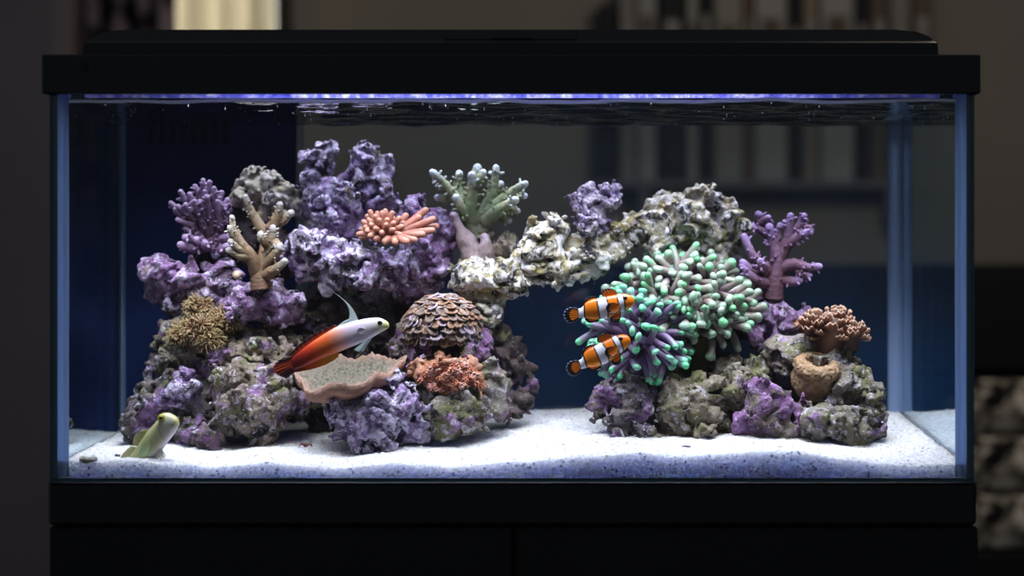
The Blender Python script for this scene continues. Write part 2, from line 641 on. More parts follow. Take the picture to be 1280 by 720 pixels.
def led_mat():
    """lens sheet of the lamp, beaded with droplets, glowing blue"""
    m, nt, out = new_mat('led_lens')
    geo = N(nt, 'ShaderNodeNewGeometry')
    n = N(nt, 'ShaderNodeTexNoise', i_Scale=75.0, i_Detail=8.0, i_Roughness=0.8)
    nt.links.new(geo.outputs['Position'], n.inputs['Vector'])
    r = nt.nodes.new('ShaderNodeValToRGB')
    e = r.color_ramp.elements
    e[0].position, e[0].color = 0.36, (0.03, 0.04, 0.42, 1)
    e[1].position, e[1].color = 0.68, (0.85, 0.85, 1.0, 1)
    q = e.new(0.5); q.color = (0.16, 0.17, 0.85, 1)
    nt.links.new(n.outputs[0], r.inputs[0])
    em = N(nt, 'ShaderNodeEmission')
    sp = N(nt, 'ShaderNodeSeparateXYZ'); nt.links.new(geo.outputs['Position'], sp.inputs[0])
    ab = N(nt, 'ShaderNodeMath', operation='ABSOLUTE'); nt.links.new(sp.outputs[0], ab.inputs[0])
    fall = N(nt, 'ShaderNodeMapRange', interpolation_type='SMOOTHSTEP')
    fall.inputs[1].default_value, fall.inputs[2].default_value = 0.16, 0.40
    fall.inputs[3].default_value, fall.inputs[4].default_value = 1.8, 0.16
    nt.links.new(ab.outputs[0], fall.inputs[0]); nt.links.new(fall.outputs[0], em.inputs[1])
    nt.links.new(r.outputs[0], em.inputs[0])
    nt.links.new(em.outputs[0], out.inputs[0])
    return m


M['led'] = led_mat()

# ------------------------------------------------------------------ room behind
WALL_Y = 2.2


def wpx(px, y): return (px - 640) * S(y)
def zpy(py, y): return (HORIZON - py) * S(y) + ZC


def struct(name, mb, mats, parent=None, smooth=False):
    o = mb.build(name, mats, parent, smooth)
    if parent is None:
        o['kind'] = 'structure'
    return o


mb = MB(); mb.box(-3.2, 3.2, WALL_Y, WALL_Y + 0.1, 0, 2.6); struct('wall_back', mb, M['wall'])
mb = MB(); mb.box(-3.2, 3.2, -3.0, WALL_Y + 0.1, -0.05, 0); struct('floor', mb, M['floor'])
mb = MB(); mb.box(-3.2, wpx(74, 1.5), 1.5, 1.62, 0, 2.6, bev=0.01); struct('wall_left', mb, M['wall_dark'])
mb = MB(); mb.box(3.1, 3.2, -3.0, WALL_Y, 0, 2.6); struct('wall_right', mb, M['wall'])
mb = MB(); mb.box(-3.2, 3.2, WALL_Y - 0.02, WALL_Y, 0, 0.10); struct('baseboard_back', mb, M['black_cabinet'])

# window with bright pane behind pale curtain
m_day, nt, out = new_mat('daylight_pane')
em = N(nt, 'ShaderNodeEmission'); em.inputs[0].default_value = (1.0, 0.97, 0.9, 1); em.inputs[1].default_value = 3.6
nt.links.new(em.outputs[0], out.inputs[0])
yw = WALL_Y - 0.03
x0, x1 = wpx(150, yw), wpx(346, yw)
mb = MB(); mb.box(x0, x1, yw, yw + 0.02, 1.15, 2.2)
win = struct('window_1', mb, m_day)
mb = MB()
for a, b_ in ((x0 - 0.05, x0), (x1, x1 + 0.035)):
    mb.box(a, b_, yw - 0.03, yw + 0.02, 1.10, 2.25, bev=0.004)
mb.box(x0 - 0.05, x1 + 0.035, yw - 0.03, yw + 0.02, 2.2, 2.25, bev=0.004)
mb.box(x0 - 0.05, x1 + 0.035, yw - 0.03, yw + 0.02, 1.10, 1.15, bev=0.004)
mb.build('window_frame', M['black_cabinet'], win)


def curtain(name, xa, xb, y, za, zb, mat, label, folds, amp, seed):
    nx, nz = 90, 6
    V = []
    xs = np.linspace(xa, xb, nx)
    u = (xs - xa) / (xb - xa)
    off = amp * np.sin(u * folds * 2 * math.pi + seed) + 0.4 * amp * np.sin(u * folds * 4.7 + 2 * seed)
    for th in (0, 0.003):
        for k in range(nz):
            z = za + (zb - za) * k / (nz - 1)
            for i in range(nx):
                V.append((xs[i], y + off[i] + th, z))
    Fc = []
    n1 = nx * nz
    for k in range(nz - 1):
        for i in range(nx - 1):
            a = k * nx + i
            Fc.append((a, a + 1, a + nx + 1, a + nx))
            Fc.append((n1 + a, n1 + a + nx, n1 + a + nx + 1, n1 + a + 1))
    o = mesh(name, V, Fc, mat)
    return tag(o, label, 'curtain')


m_sheer, nt, out = new_mat('pale_sheer_cloth')
tl = N(nt, 'ShaderNodeBsdfTranslucent'); tl.inputs[0].default_value = (0.8, 0.76, 0.64, 1)
df = N(nt, 'ShaderNodeBsdfDiffuse'); df.inputs[0].default_value = (0.6, 0.56, 0.46, 1)
mx = N(nt, 'ShaderNodeMixShader'); mx.inputs[0].default_value = 0.4
nt.links.new(tl.outputs[0], mx.inputs[1]); nt.links.new(df.outputs[0], mx.inputs[2]); nt.links.new(mx.outputs[0], out.inputs[0])

m_pat, nt, out = new_mat('dark_patterned_cloth')
b = bsdf(nt, out, (0.1, 0.08, 0.1), 0.9, 0, 0.1)
tc = N(nt, 'ShaderNodeTexCoord')
v = N(nt, 'ShaderNodeTexVoronoi', i_Scale=16.0)
nt.links.new(tc.outputs['Object'], v.inputs['Vector'])
r = nt.nodes.new('ShaderNodeValToRGB')
r.color_ramp.elements[0].position, r.color_ramp.elements[0].color = 0.25, (0.015, 0.013, 0.02, 1)
r.color_ramp.elements[1].position, r.color_ramp.elements[1].color = 0.62, (0.30, 0.24, 0.28, 1)
nt.links.new(v.outputs['Distance'], r.inputs[0]); nt.links.new(r.outputs[0], b.inputs['Base Color'])
yc = WALL_Y - 0.16
curtain('sheer_curtain', wpx(214, yc), wpx(342, yc), yc, 1.0, 2.24, m_sheer,
        'pale cream curtain with soft folds glowing in front of the daylit window', 3, 0.025, 0.4)
yc = WALL_Y - 0.26
curtain('patterned_curtain', wpx(100, yc), wpx(217, yc), yc, 0.05, 2.24, m_pat,
        'dark curtain with a mottled pattern hanging beside the pale curtain', 4, 0.02, 1.4)
mb = MB()
V, Fc, _ = tube([(wpx(60, yc), yc + 0.06, 2.27), (wpx(360, yc), yc + 0.06, 2.27)], [0.012, 0.012], 4, 10)
tag(mesh('curtain_rod', V, Fc, M['black_cabinet']), 'black curtain rod above the window', 'curtain rod')

# wall shelf with a row of big upright folders
ys = WALL_Y - 0.092
sh = empty('wall_shelf', (wpx(960, ys), ys, zpy(226, ys) - 0.016), 'dark wall shelf holding a row of folders and books', 'shelf')
mb = MB(); mb.box(wpx(742, ys), wpx(1172, ys), ys, WALL_Y - 0.002, zpy(226, ys) - 0.016, zpy(226, ys), bev=0.003)
mb.build('shelf_board', M['wall_dark'], sh)
for px in (800, 1110):
    mb = MB(); mb.box(wpx(px, ys), wpx(px, ys) + 0.02, WALL_Y - 0.09, WALL_Y - 0.002, zpy(226, ys) - 0.09, zpy(226, ys) - 0.016, bev=0.003)
    mb.build('bracket', M['wall_dark'], sh)
rr = random.Random(5)
books = [(748, 772, 'black', 210, 30), (774, 796, 'grey-brown', 235, 0), (797, 822, 'pale grey', 245, 0), (824, 858, 'black', 238, 0),
         (859, 874, 'pale grey', 232, 0), (875, 892, 'black', 245, 0), (893, 930, 'beige', 228, 0), (931, 943, 'brown', 240, 0),
         (944, 986, 'pale grey', 240, 0), (987, 1004, 'black', 226, 0), (1005, 1024, 'tan', 238, 0), (1026, 1070, 'pale grey', 244, 0),
         (1071, 1088, 'black', 232, 0), (1089, 1112, 'dark brown', 238, 0), (1114, 1140, 'grey-brown', 230, 0), (1141, 1168, 'dark brown', 242, 0)]
bcols = {'black': (0.015, 0.015, 0.018), 'grey-brown': (0.22, 0.20, 0.18), 'pale grey': (0.294, 0.28, 0.259), 'beige': (0.252, 0.231, 0.196),
         'brown': (0.16, 0.10, 0.07), 'tan': (0.238, 0.189, 0.14), 'dark brown': (0.11, 0.08, 0.06)}
bm = {k: plain('folder_' + k.replace(' ', '_').replace('-', '_'), c, 0.7, 0.3, vary=0.25, vscale=9) for k, c in bcols.items()}
zb = zpy(226, ys)
neigh = lambda i: books[i][2]
order = ['first', 'second', 'third', 'fourth', 'fifth', 'sixth', 'seventh', 'eighth', 'ninth', 'tenth', 'eleventh', 'twelfth',
         'thirteenth', 'fourteenth', 'fifteenth', 'sixteenth']
for i, (a, c, k, hh, _) in enumerate(books):
    xa, xb = wpx(a, ys) + 0.002, wpx(c, ys) - 0.002
    hz = hh * 1.85e-3
    t = empty('folder', ((xa + xb) / 2, ys + 0.05, zb),
              '%s upright folder, %s on the wall shelf counting from the window side' % (k, order[i]), 'folder', 'folders on the wall shelf')
    mb = MB(); mb.box(xa, xb, ys + 0.01, ys + 0.085, zb, zb + hz, bev=0.003)
    mb.build('cover', bm[k], t)
    mb = MB(); w = (xb - xa) * 0.28; xm = (xa + xb) / 2
    mb.box(xm - w, xm + w, ys + 0.0085, ys + 0.0105, zb + hz * 0.55, zb + hz * 0.8)
    mb.build('spine_panel', bm['pale grey' if k not in ('pale grey', 'beige') else 'dark brown'], t)

# black sideboard with an open niche
yb = 1.30
sb = empty('sideboard', (0.4, yb + 0.2, 0), 'long black sideboard with an open niche behind the aquarium', 'sideboard')
zt, zn1, zn0 = zpy(330, yb), zpy(463, yb), zpy(692, yb)
xl, xr = wpx(380, yb), wpx(1440, yb)
mb = MB(); mb.box(xl, xr, yb, yb + 0.42, zn1, zt, bev=0.004); mb.build('drawer_case', M['sideboard'], sb)
mb = MB(); mb.box(xl, xr, yb, yb + 0.42, 0.06, zn0, bev=0.004); mb.build('plinth', M['sideboard'], sb)
mb = MB(); mb.box(xl, wpx(1150, yb), yb, yb + 0.42, zn0, zn1); mb.build('door', M['sideboard'], sb)
mb = MB(); mb.box(xr - 0.03, xr, yb, yb + 0.42, zn0, zn1); mb.build('side_panel', M['sideboard'], sb)
mb = MB(); mb.box(xl, xr, yb + 0.40, yb + 0.42, zn0, zn1); mb.build('back_panel', M['sideboard'], sb)
for px in (400, 1420):
    mb = MB(); mb.box(wpx(px, yb) - 0.03, wpx(px, yb) + 0.03, yb + 0.05, yb + 0.11, 0, 0.06); mb.build('foot', M['sideboard'], sb)

m_throw, nt, out = new_mat('mottled_knit')
b = bsdf(nt, out, (0.3, 0.27, 0.23), 0.95, 0, 0.1)
tc = N(nt, 'ShaderNodeTexCoord')
n1 = N(nt, 'ShaderNodeTexNoise', i_Scale=19.0, i_Detail=2.0, i_Distortion=1.5)
nt.links.new(tc.outputs['Object'], n1.inputs['Vector'])
r = nt.nodes.new('ShaderNodeValToRGB')
e = r.color_ramp.elements
e[0].position, e[0].color = 0.38, (0.02, 0.018, 0.018, 1)
e[1].position, e[1].color = 0.60, (0.92, 0.84, 0.72, 1)
q = e.new(0.5); q.color = (0.40, 0.35, 0.29, 1)
nt.links.new(n1.outputs[0], r.inputs[0]); nt.links.new(r.outputs[0], b.inputs['Base Color'])
# folded throws in the niche: three thick rounded folds
for k in range(3):
    zz0 = zn0 + (zn1 - zn0 - 0.012) * k / 3 + 0.001
    hz = (zn1 - zn0 - 0.012) / 3
    xa, xb = wpx(1165, yb) , wpx(1400, yb)
    nx, nth = 60, 20
    V = []
    for i in range(nx):
        x = xa + (xb - xa) * i / (nx - 1)
        ed = min(1.0, 0.55 + 3 * min(i, nx - 1 - i) / nx)
        for j in range(nth):
            th = 2 * math.pi * j / nth
            cy, cz = math.cos(th), math.sin(th)
            p = 0.22
            V.append((x, yb + 0.18 + 0.17 * ed * math.copysign(abs(cy) ** p, cy), zz0 + hz / 2 + hz * 0.495 * ed * math.copysign(abs(cz) ** p, cz)))
    V = np.array(V)
    lump = gnoise(V * 17 + k * 5) * 0.012
    V[:, 1] -= np.abs(lump)
    Fc = [(i * nth + j, i * nth + (j + 1) % nth, (i + 1) * nth + (j + 1) % nth, (i + 1) * nth + j) for i in range(nx - 1) for j in range(nth)]
    Fc += [tuple(range(nth)), tuple(reversed(range((nx - 1) * nth, nx * nth)))]
    o = mesh('folded_throw', V, Fc, m_throw)
    tag(o, ['mottled grey-brown throw, lowest of the three folded in the sideboard niche',
            'mottled grey-brown throw, middle one of three folded in the sideboard niche',
            'mottled grey-brown throw, topmost of three folded in the sideboard niche'][k], 'throw', 'folded throws in the niche')

# ------------------------------------------------------------------ stand
XL, XR = wpx(62, 0), wpx(1218, 0)                  # outer faces of the side panes
GT = 0.006                                         # glass thickness
XI = XR - GT - 0.0012
YB = 0.300                                         # inner face of back glass
ZT = Z0 + 0.385                                    # top of panes
st = empty('aquarium_stand', (0, 0.15, 0), 'black two-door aquarium stand under the tank', 'cabinet')
cy0 = -0.004
zs = zpy(657, cy0)
mb = MB(); mb.box(wpx(62, cy0), wpx(1222, cy0), 0.014, 0.316, 0.0, zs, bev=0.002); mb.build('body', M['black_cabinet'], st)
for a, c in ((61.5, 640.0), (644.5, 1222.5)):
    mb = MB(); mb.box(wpx(a, cy0), wpx(c, cy0), cy0, 0.0138, 0.05, zs - 0.0012, bev=0.0018)
    d = mb.build('door', M['black_cabinet'], st)

# ------------------------------------------------------------------ tank
tank = empty('aquarium', (0, 0.15, zs), 'long glass aquarium with black base trim holding the reef', 'aquarium')
ty = -0.007
mb = MB(); mb.box(wpx(60, ty), wpx(1221, ty), ty, 0.318, zs + 0.0008, Z0 - 0.001, bev=0.0025)
mb.build('base_trim', M['black_plastic'], tank)
lip = [(wpx(60, ty), wpx(1221, ty), ty, -0.001), (wpx(60, ty), wpx(1221, ty), 0.3135, 0.318)]
mb = MB()
for a, c, d, e_ in lip:
    mb.box(a, c, d, e_, Z0 - 0.0015, zpy(603.0, ty), bev=0.0006)
mb.build('trim_lip', M['black_plastic'], tank)
mb = MB(); mb.box(XL, XR, 0.0, YB + 0.012, Z0 - 0.001, Z0 + 0.002); mb.build('bottom_pane', M['teal_edge'], tank)


def pane(name, x0, x1, y0, y1, z0, z1, face_axis, mface, medge):
    mb = MB(); mb.box(x0, x1, y0, y1, z0, z1)
    # faces order: z-, z+, y-, y+, x-, x+
    big = {'x': (4, 5), 'y': (2, 3)}[face_axis]
    mb.m = [0 if i in big else 1 for i in range(6)]
    return mb.build(name, [mface, medge], tank)


pane('front_pane', XL, XR, 0.0, GT, Z0 + 0.002, ZT, 'y', M['glass'], M['teal_edge'])
pane('back_pane', XL, XR, YB, YB + GT, Z0 + 0.002, ZT, 'y', M['glass_back'], M['teal_edge'])
pane('side_pane', XL, XL + GT, GT + 0.0004, YB - 0.0004, Z0 + 0.002, ZT, 'x', M['glass_side'], M['teal_edge'])
pane('side_pane', XR - GT, XR, GT + 0.0004, YB - 0.0004, Z0 + 0.002, ZT, 'x', M['glass_side'], M['teal_edge'])


def seam(x, y, dx, dy, r):
    """clear silicone fillet running up an inside corner"""
    n = 7
    prof = [(x, y)]
    for k in range(n):
        a = (math.pi / 2) * k / (n - 1)
        prof.append((x + dx * r * (1 - math.sin(a)), y + dy * r * (1 - math.cos(a))))
    m_ = len(prof)
    nz = 80
    V = []
    for i in range(nz):
        z = Z0 + 0.004 + (ZT - Z0 - 0.006) * i / (nz - 1)
        wob = 1 + 0.012 * math.sin(i * .11 + x * 50)
        V += [(x + (p[0] - x) * wob, y + (p[1] - y) * wob, z) for p in prof]
    Fc = [(i * m_ + j, i * m_ + (j + 1) % m_, (i + 1) * m_ + (j + 1) % m_, (i + 1) * m_ + j) for i in range(nz - 1) for j in range(m_)]
    mesh('silicone_seam', V, Fc, M['silicone'], tank)


for sx in (-1, 1):
    xin = sx * (XR - GT - 0.0003)
    seam(xin, GT + 0.0003, -sx, 1, 0.011)
    seam(xin, YB - 0.0003, -sx, -1, 0.014)

# overflow box on the back glass
m_box, nt, out = new_mat('dark_blue_plastic')
b = bsdf(nt, out, (0.0006, 0.011, 0.07), 0.6, 0, 0.2)
ovx0, ovx1 = -XI + 0.004, wpx(369, 0.285)
ov = empty('overflow_box', ((ovx0 + ovx1) / 2, 0.29, Z0 + 0.01), 'dark blue overflow box with comb slots on the back glass', 'overflow box')
ztop = Z0 + 0.372
mb = MB()
mb.box(ovx0, ovx1, 0.284, 0.2985, Z0 + 0.004, zpy(180, 0.284), bev=0.001)
mb.build('box_panel', m_box, ov)
mb = MB(); mb.box(ovx0, ovx1, 0.2965, 0.2985, zpy(180, 0.284), Z0 + 0.372)
mb.build('comb_backing', plain('slot_blue', (0.03, 0.08, 0.2), .5), ov)
zc0 = zpy(180, 0.284)
teeth = [150] + [187 + 13.4 * k for k in range(7)] + [281]
for k in range(8):
    a = wpx(teeth[k] + (0 if k == 0 else 4.5), 0.284); c = wpx(teeth[k + 1], 0.284)
    mb = MB(); mb.box(max(a, ovx0), c, 0.284, 0.2963, zc0, ztop, bev=0.0008)
    mb.build('comb_tooth', m_box, ov)
mb = MB(); mb.box(wpx(281 + 4.5, 0.284), ovx1, 0.284, 0.2963, zc0, ztop, bev=0.001); mb.build('box_corner', m_box, ov)
mb = MB(); mb.box(ovx1 + 0.0002, ovx1 + 0.009, 0.286, 0.2965, Z0 + 0.004, ztop, bev=0.001)
mb.build('clear_edge_strip', glass_mat('clear_acrylic', 1.45, (0.75, 0.8, 0.85), 0.10, (0.3, 0.36, 0.45)), ov)

# ------------------------------------------------------------------ hood
hood = empty('aquarium_hood', (0, 0.15, zpy(117, -0.01)), 'black plastic hood with raised lid covering the aquarium', 'hood')
hy = -0.010
hx0, hx1 = wpx(52, hy), wpx(1226, hy)
hz0, hz1 = zpy(117, hy), zpy(68, hy)
mb = MB(); mb.box(hx0, hx1, hy, -0.0015, hz0, hz1, bev=0.0012); mb.build('front_rim', M['black_plastic'], hood)
mb = MB(); mb.box(hx0, hx1, YB + GT + 0.0015, 0.320, hz0, hz1, bev=0.0012); mb.build('back_rim', M['black_plastic'], hood)
for sx in (-1, 1):
    xa, xb = sorted((sx * (XR + 0.0012), sx * hx1))
    mb = MB(); mb.box(xa, xb, -0.0014, YB + GT + 0.0014, hz0, hz1, bev=0.0012); mb.build('side_rim', M['black_plastic'], hood)
mb = MB(); mb.box(hx0 + 0.001, hx1 - 0.001, hy + 0.001, 0.319, hz1 - 0.003, hz1 - 0.0002); mb.build('deck', M['black_plastic'], hood)
mb = MB(); mb.box(XL + 0.002, XR - 0.002, 0.002, YB + 0.004, hz1 - 0.006, hz1 - 0.0032); mb.build('deck_lining', M['hood_white'], hood)
# raised lid
ly = 0.02
zl0, zl1, zl2 = hz1 - 0.0001, zpy(52, ly), zpy(37, ly + 0.015)
lx0, lx1 = wpx(103.5, ly), wpx(1173.5, ly)
prof = []                                             # (x inset, y front, y back, z)
prof.append((0.000, ly, 0.300, zl0))
prof.append((0.0012, ly + 0.0006, 0.299, zl1 - 0.001))
prof.append((0.003, ly + 0.0022, 0.297, zl1))
for t in np.linspace(0.1, 1, 8):
    prof.append((0.004 + 0.036 * (1 - math.sqrt(max(0, 1 - t * t))), ly + 0.003 + 0.012 * t, 0.295 - 0.01 * t, zl1 + (zl2 - zl1) * t))
V, Fc = [], []
for ins, ya, ybk, z in prof:
    V += [(lx0 + ins, ya, z), (lx1 - ins, ya, z), (lx1 - ins, ybk, z), (lx0 + ins, ybk, z)]
for i in range(len(prof) - 1):
    for j in range(4):
        Fc.append((i * 4 + j, i * 4 + (j + 1) % 4, (i + 1) * 4 + (j + 1) % 4, (i + 1) * 4 + j))
k = (len(prof) - 1) * 4
Fc.append((k, k + 1, k + 2, k + 3)); Fc.append((3, 2, 1, 0))
mesh('raised_lid', V, Fc, M['black_plastic'], hood, smooth=False)
# feeding hatch on the lid's slope
def slope(px, py):
    t = (zpy(py, ly + 0.009) - zl1) / (zl2 - zl1)
    y = ly + 0.003 + 0.012 * t
    return np.array([wpx(px, y), y - 0.0012, zpy(py, y)])
q = [slope(556, 49), slope(721, 49), slope(721, 39.5), slope(556, 39.5)]
V = q + [p + np.array([0, 0.004, -0.0005]) for p in q]
hatch = mesh('feeding_hatch', V, [(0, 1, 2, 3), (0, 4, 5, 1), (1, 5, 6, 2), (2, 6, 7, 3), (3, 7, 4, 0), (7, 6, 5, 4)], M['black_plastic'], hood, smooth=False)
q = [slope(617, 48.4), slope(665, 48.4), slope(665, 46.4), slope(617, 46.4)]
V = [p + np.array([0, -0.0006, 0]) for p in q] + [p + np.array([0, 0.002, 0]) for p in q]
mesh('finger_slot', V, [(0, 1, 2, 3), (0, 4, 5, 1), (1, 5, 6, 2), (2, 6, 7, 3), (3, 7, 4, 0), (7, 6, 5, 4)], M['black_cabinet'], hatch, smooth=False)
# clip slot on the rim
mb = MB(); mb.box(wpx(101, hy), wpx(110, hy), hy - 0.0006, hy + 0.001, zpy(90, hy), zpy(78, hy), bev=0.0003)
mb.build('rim_clip', M['black_cabinet'], hood)
# lamp body
lamp = empty('led_light_bar', (0, 0.11, LED_Z), 'blue-white light bar fixed under the hood above the water', 'light')
mb = MB(); mb.box(-XI + 0.004, XI - 0.004, 0.008, 0.202, LED_Z + 0.018, hz1 - 0.0065, bev=0.002); mb.build('housing', M['black_plastic'], lamp)
mb = MB(); mb.box(-XI + 0.006, XI - 0.006, 0.012, 0.198, LED_Z + 0.0152, LED_Z + 0.0178); mb.build('lens', M['led'], lamp)
mb = MB(); mb.box(-XI + 0.006, XI - 0.006, 0.085, 0.088, LED_Z - 0.002, LED_Z + 0.0150); mb.build('glow_strip', M['led'], lamp)  # added strip that glows by itself as the lit band above the waterline

# ------------------------------------------------------------------ sand
fx = [60, 82, 180, 262, 328, 420, 502, 568, 633, 715, 780, 840, 892, 943, 995, 1046, 1098, 1149, 1201, 1220]
fy = [579, 579, 577, 586, 580, 586.5, 580.5, 586, 579, 573, 567.5, 570, 570, 566, 565.5, 574, 581, 582, 581, 581]


def sand_h(x, y):
    px = 640 + x / S(GT)
    zf = (602 - np.interp(px, fx, fy)) * S(0)
    zbk = np.interp(x, [-0.44, -0.30, -0.1, 0.1, 0.3, 0.44], [0.021, 0.028, 0.040, 0.0475, 0.046, 0.043])
    t = np.clip((y - GT) / (YB - GT), 0, 1)
    return Z0 + zf * (1 - t) + zbk * t


xs = np.arange(-XI + 0.0004, XI - 0.0004, 0.0016)
ysd = np.arange(GT + 0.0006, YB - 0.0005, 0.0016)
Xg, Yg = np.meshgrid(xs, ysd, indexing='ij')
Pn = np.stack([Xg.ravel(), Yg.ravel(), np.zeros(Xg.size)], 1)
Zg = sand_h(Xg, Yg).ravel() + gnoise(Pn * 28) * 0.0022 + gnoise(Pn * 75) * 0.0012 + gnoise(Pn * 240) * 0.0007 + gnoise(Pn * 520 + 3) * 0.0007
Zg = Zg.reshape(Xg.shape)
nx, ny = Xg.shape
V = np.stack([Xg.ravel(), Yg.ravel(), Zg.ravel()], 1)
ii, jj = np.meshgrid(np.arange(nx - 1), np.arange(ny - 1), indexing='ij')
a = (ii * ny + jj).ravel()
Fc = np.stack([a, a + ny, a + ny + 1, a + 1], 1)
# front face in steps, and the other skirts down to the bottom pane
base_n = len(V)
rows = 12
fr = []
for k in range(1, rows + 1):
    zz = Zg[:, 0] + (Z0 + 0.0025 - Zg[:, 0]) * k / rows
    q = np.stack([xs, np.full(nx, ysd[0]), zz], 1)
    fr.append(q)
fr = np.vstack(fr)
V = np.vstack([V, fr])
ff = []
top = np.arange(nx) * ny
for k in range(rows):
    up_ = top if k == 0 else base_n + (k - 1) * nx + np.arange(nx)
    dn = base_n + k * nx + np.arange(nx)
    ff.append(np.stack([dn[:-1], dn[1:], up_[1:], up_[:-1]], 1))
n0 = len(V)
sl = np.stack([np.full(ny, xs[0]), ysd, np.full(ny, Z0 + 0.0025)], 1)
sr = np.stack([np.full(ny, xs[-1]), ysd, np.full(ny, Z0 + 0.0025)], 1)
V = np.vstack([V, sl, sr])
lt, rt = np.arange(ny), (nx - 1) * ny + np.arange(ny)
ff.append(np.stack([n0 + np.arange(ny - 1), lt[:-1], lt[1:], n0 + np.arange(1, ny)], 1))
ff.append(np.stack([rt[:-1], n0 + ny + np.arange(ny - 1), n0 + ny + np.arange(1, ny), rt[1:]], 1))
Fc = np.vstack([Fc] + ff)
sand = mesh('sand_bed', V, Fc, M['sand'])
tag(sand, 'white aragonite sand bed spread across the aquarium floor', 'sand', kind='stuff')

# ------------------------------------------------------------------ water surface
ZW = zpy(127.5, GT)
xs2 = np.linspace(-XI, XI, 220)
ys2 = np.linspace(GT + 0.0004, YB - 0.0004, 80)
Xw, Yw = np.meshgrid(xs2, ys2, indexing='ij')
Pw = np.stack([Xw.ravel() * 14, Yw.ravel() * 24, np.zeros(Xw.size)], 1)
Zw = ZW + gnoise(Pw) * 0.0026 + gnoise(Pw * 2.3 + 4) * 0.0014
Zw = Zw.reshape(Xw.shape)
V = np.stack([Xw.ravel(), Yw.ravel(), Zw.ravel()], 1)
nx2, ny2 = Xw.shape
ii, jj = np.meshgrid(np.arange(nx2 - 1), np.arange(ny2 - 1), indexing='ij')
a = (ii * ny2 + jj).ravel()
Fc = np.stack([a, a + ny2, a + ny2 + 1, a + 1], 1)
water = mesh('water', V, Fc, M['water'])
tag(water, 'rippling water surface just below the hood', 'water', kind='stuff')
# meniscus along the front glass; its white colour stands in for refracted lamp light
m_men, nt, out = new_mat('meniscus_glint')
df = N(nt, 'ShaderNodeBsdfDiffuse'); df.inputs[0].default_value = (0.95, 0.96, 1.0, 1)
tl = N(nt, 'ShaderNodeBsdfTranslucent'); tl.inputs[0].default_value = (0.95, 0.96, 1.0, 1)
mx = N(nt, 'ShaderNodeMixShader'); mx.inputs[0].default_value = 0.5
nt.links.new(df.outputs[0], mx.inputs[1]); nt.links.new(tl.outputs[0], mx.inputs[2]); nt.links.new(mx.outputs[0], out.inputs[0])
path = np.stack([xs2[1:-1], np.full(nx2 - 2, GT + 0.0026), Zw[1:-1, 0] + 0.0012], 1)
V, Fc, _ = tube(path[::3], [0.0016, 0.0019, 0.0020, 0.0019, 0.0016], 220, 8)
mesh('meniscus', V, Fc, m_men, water)

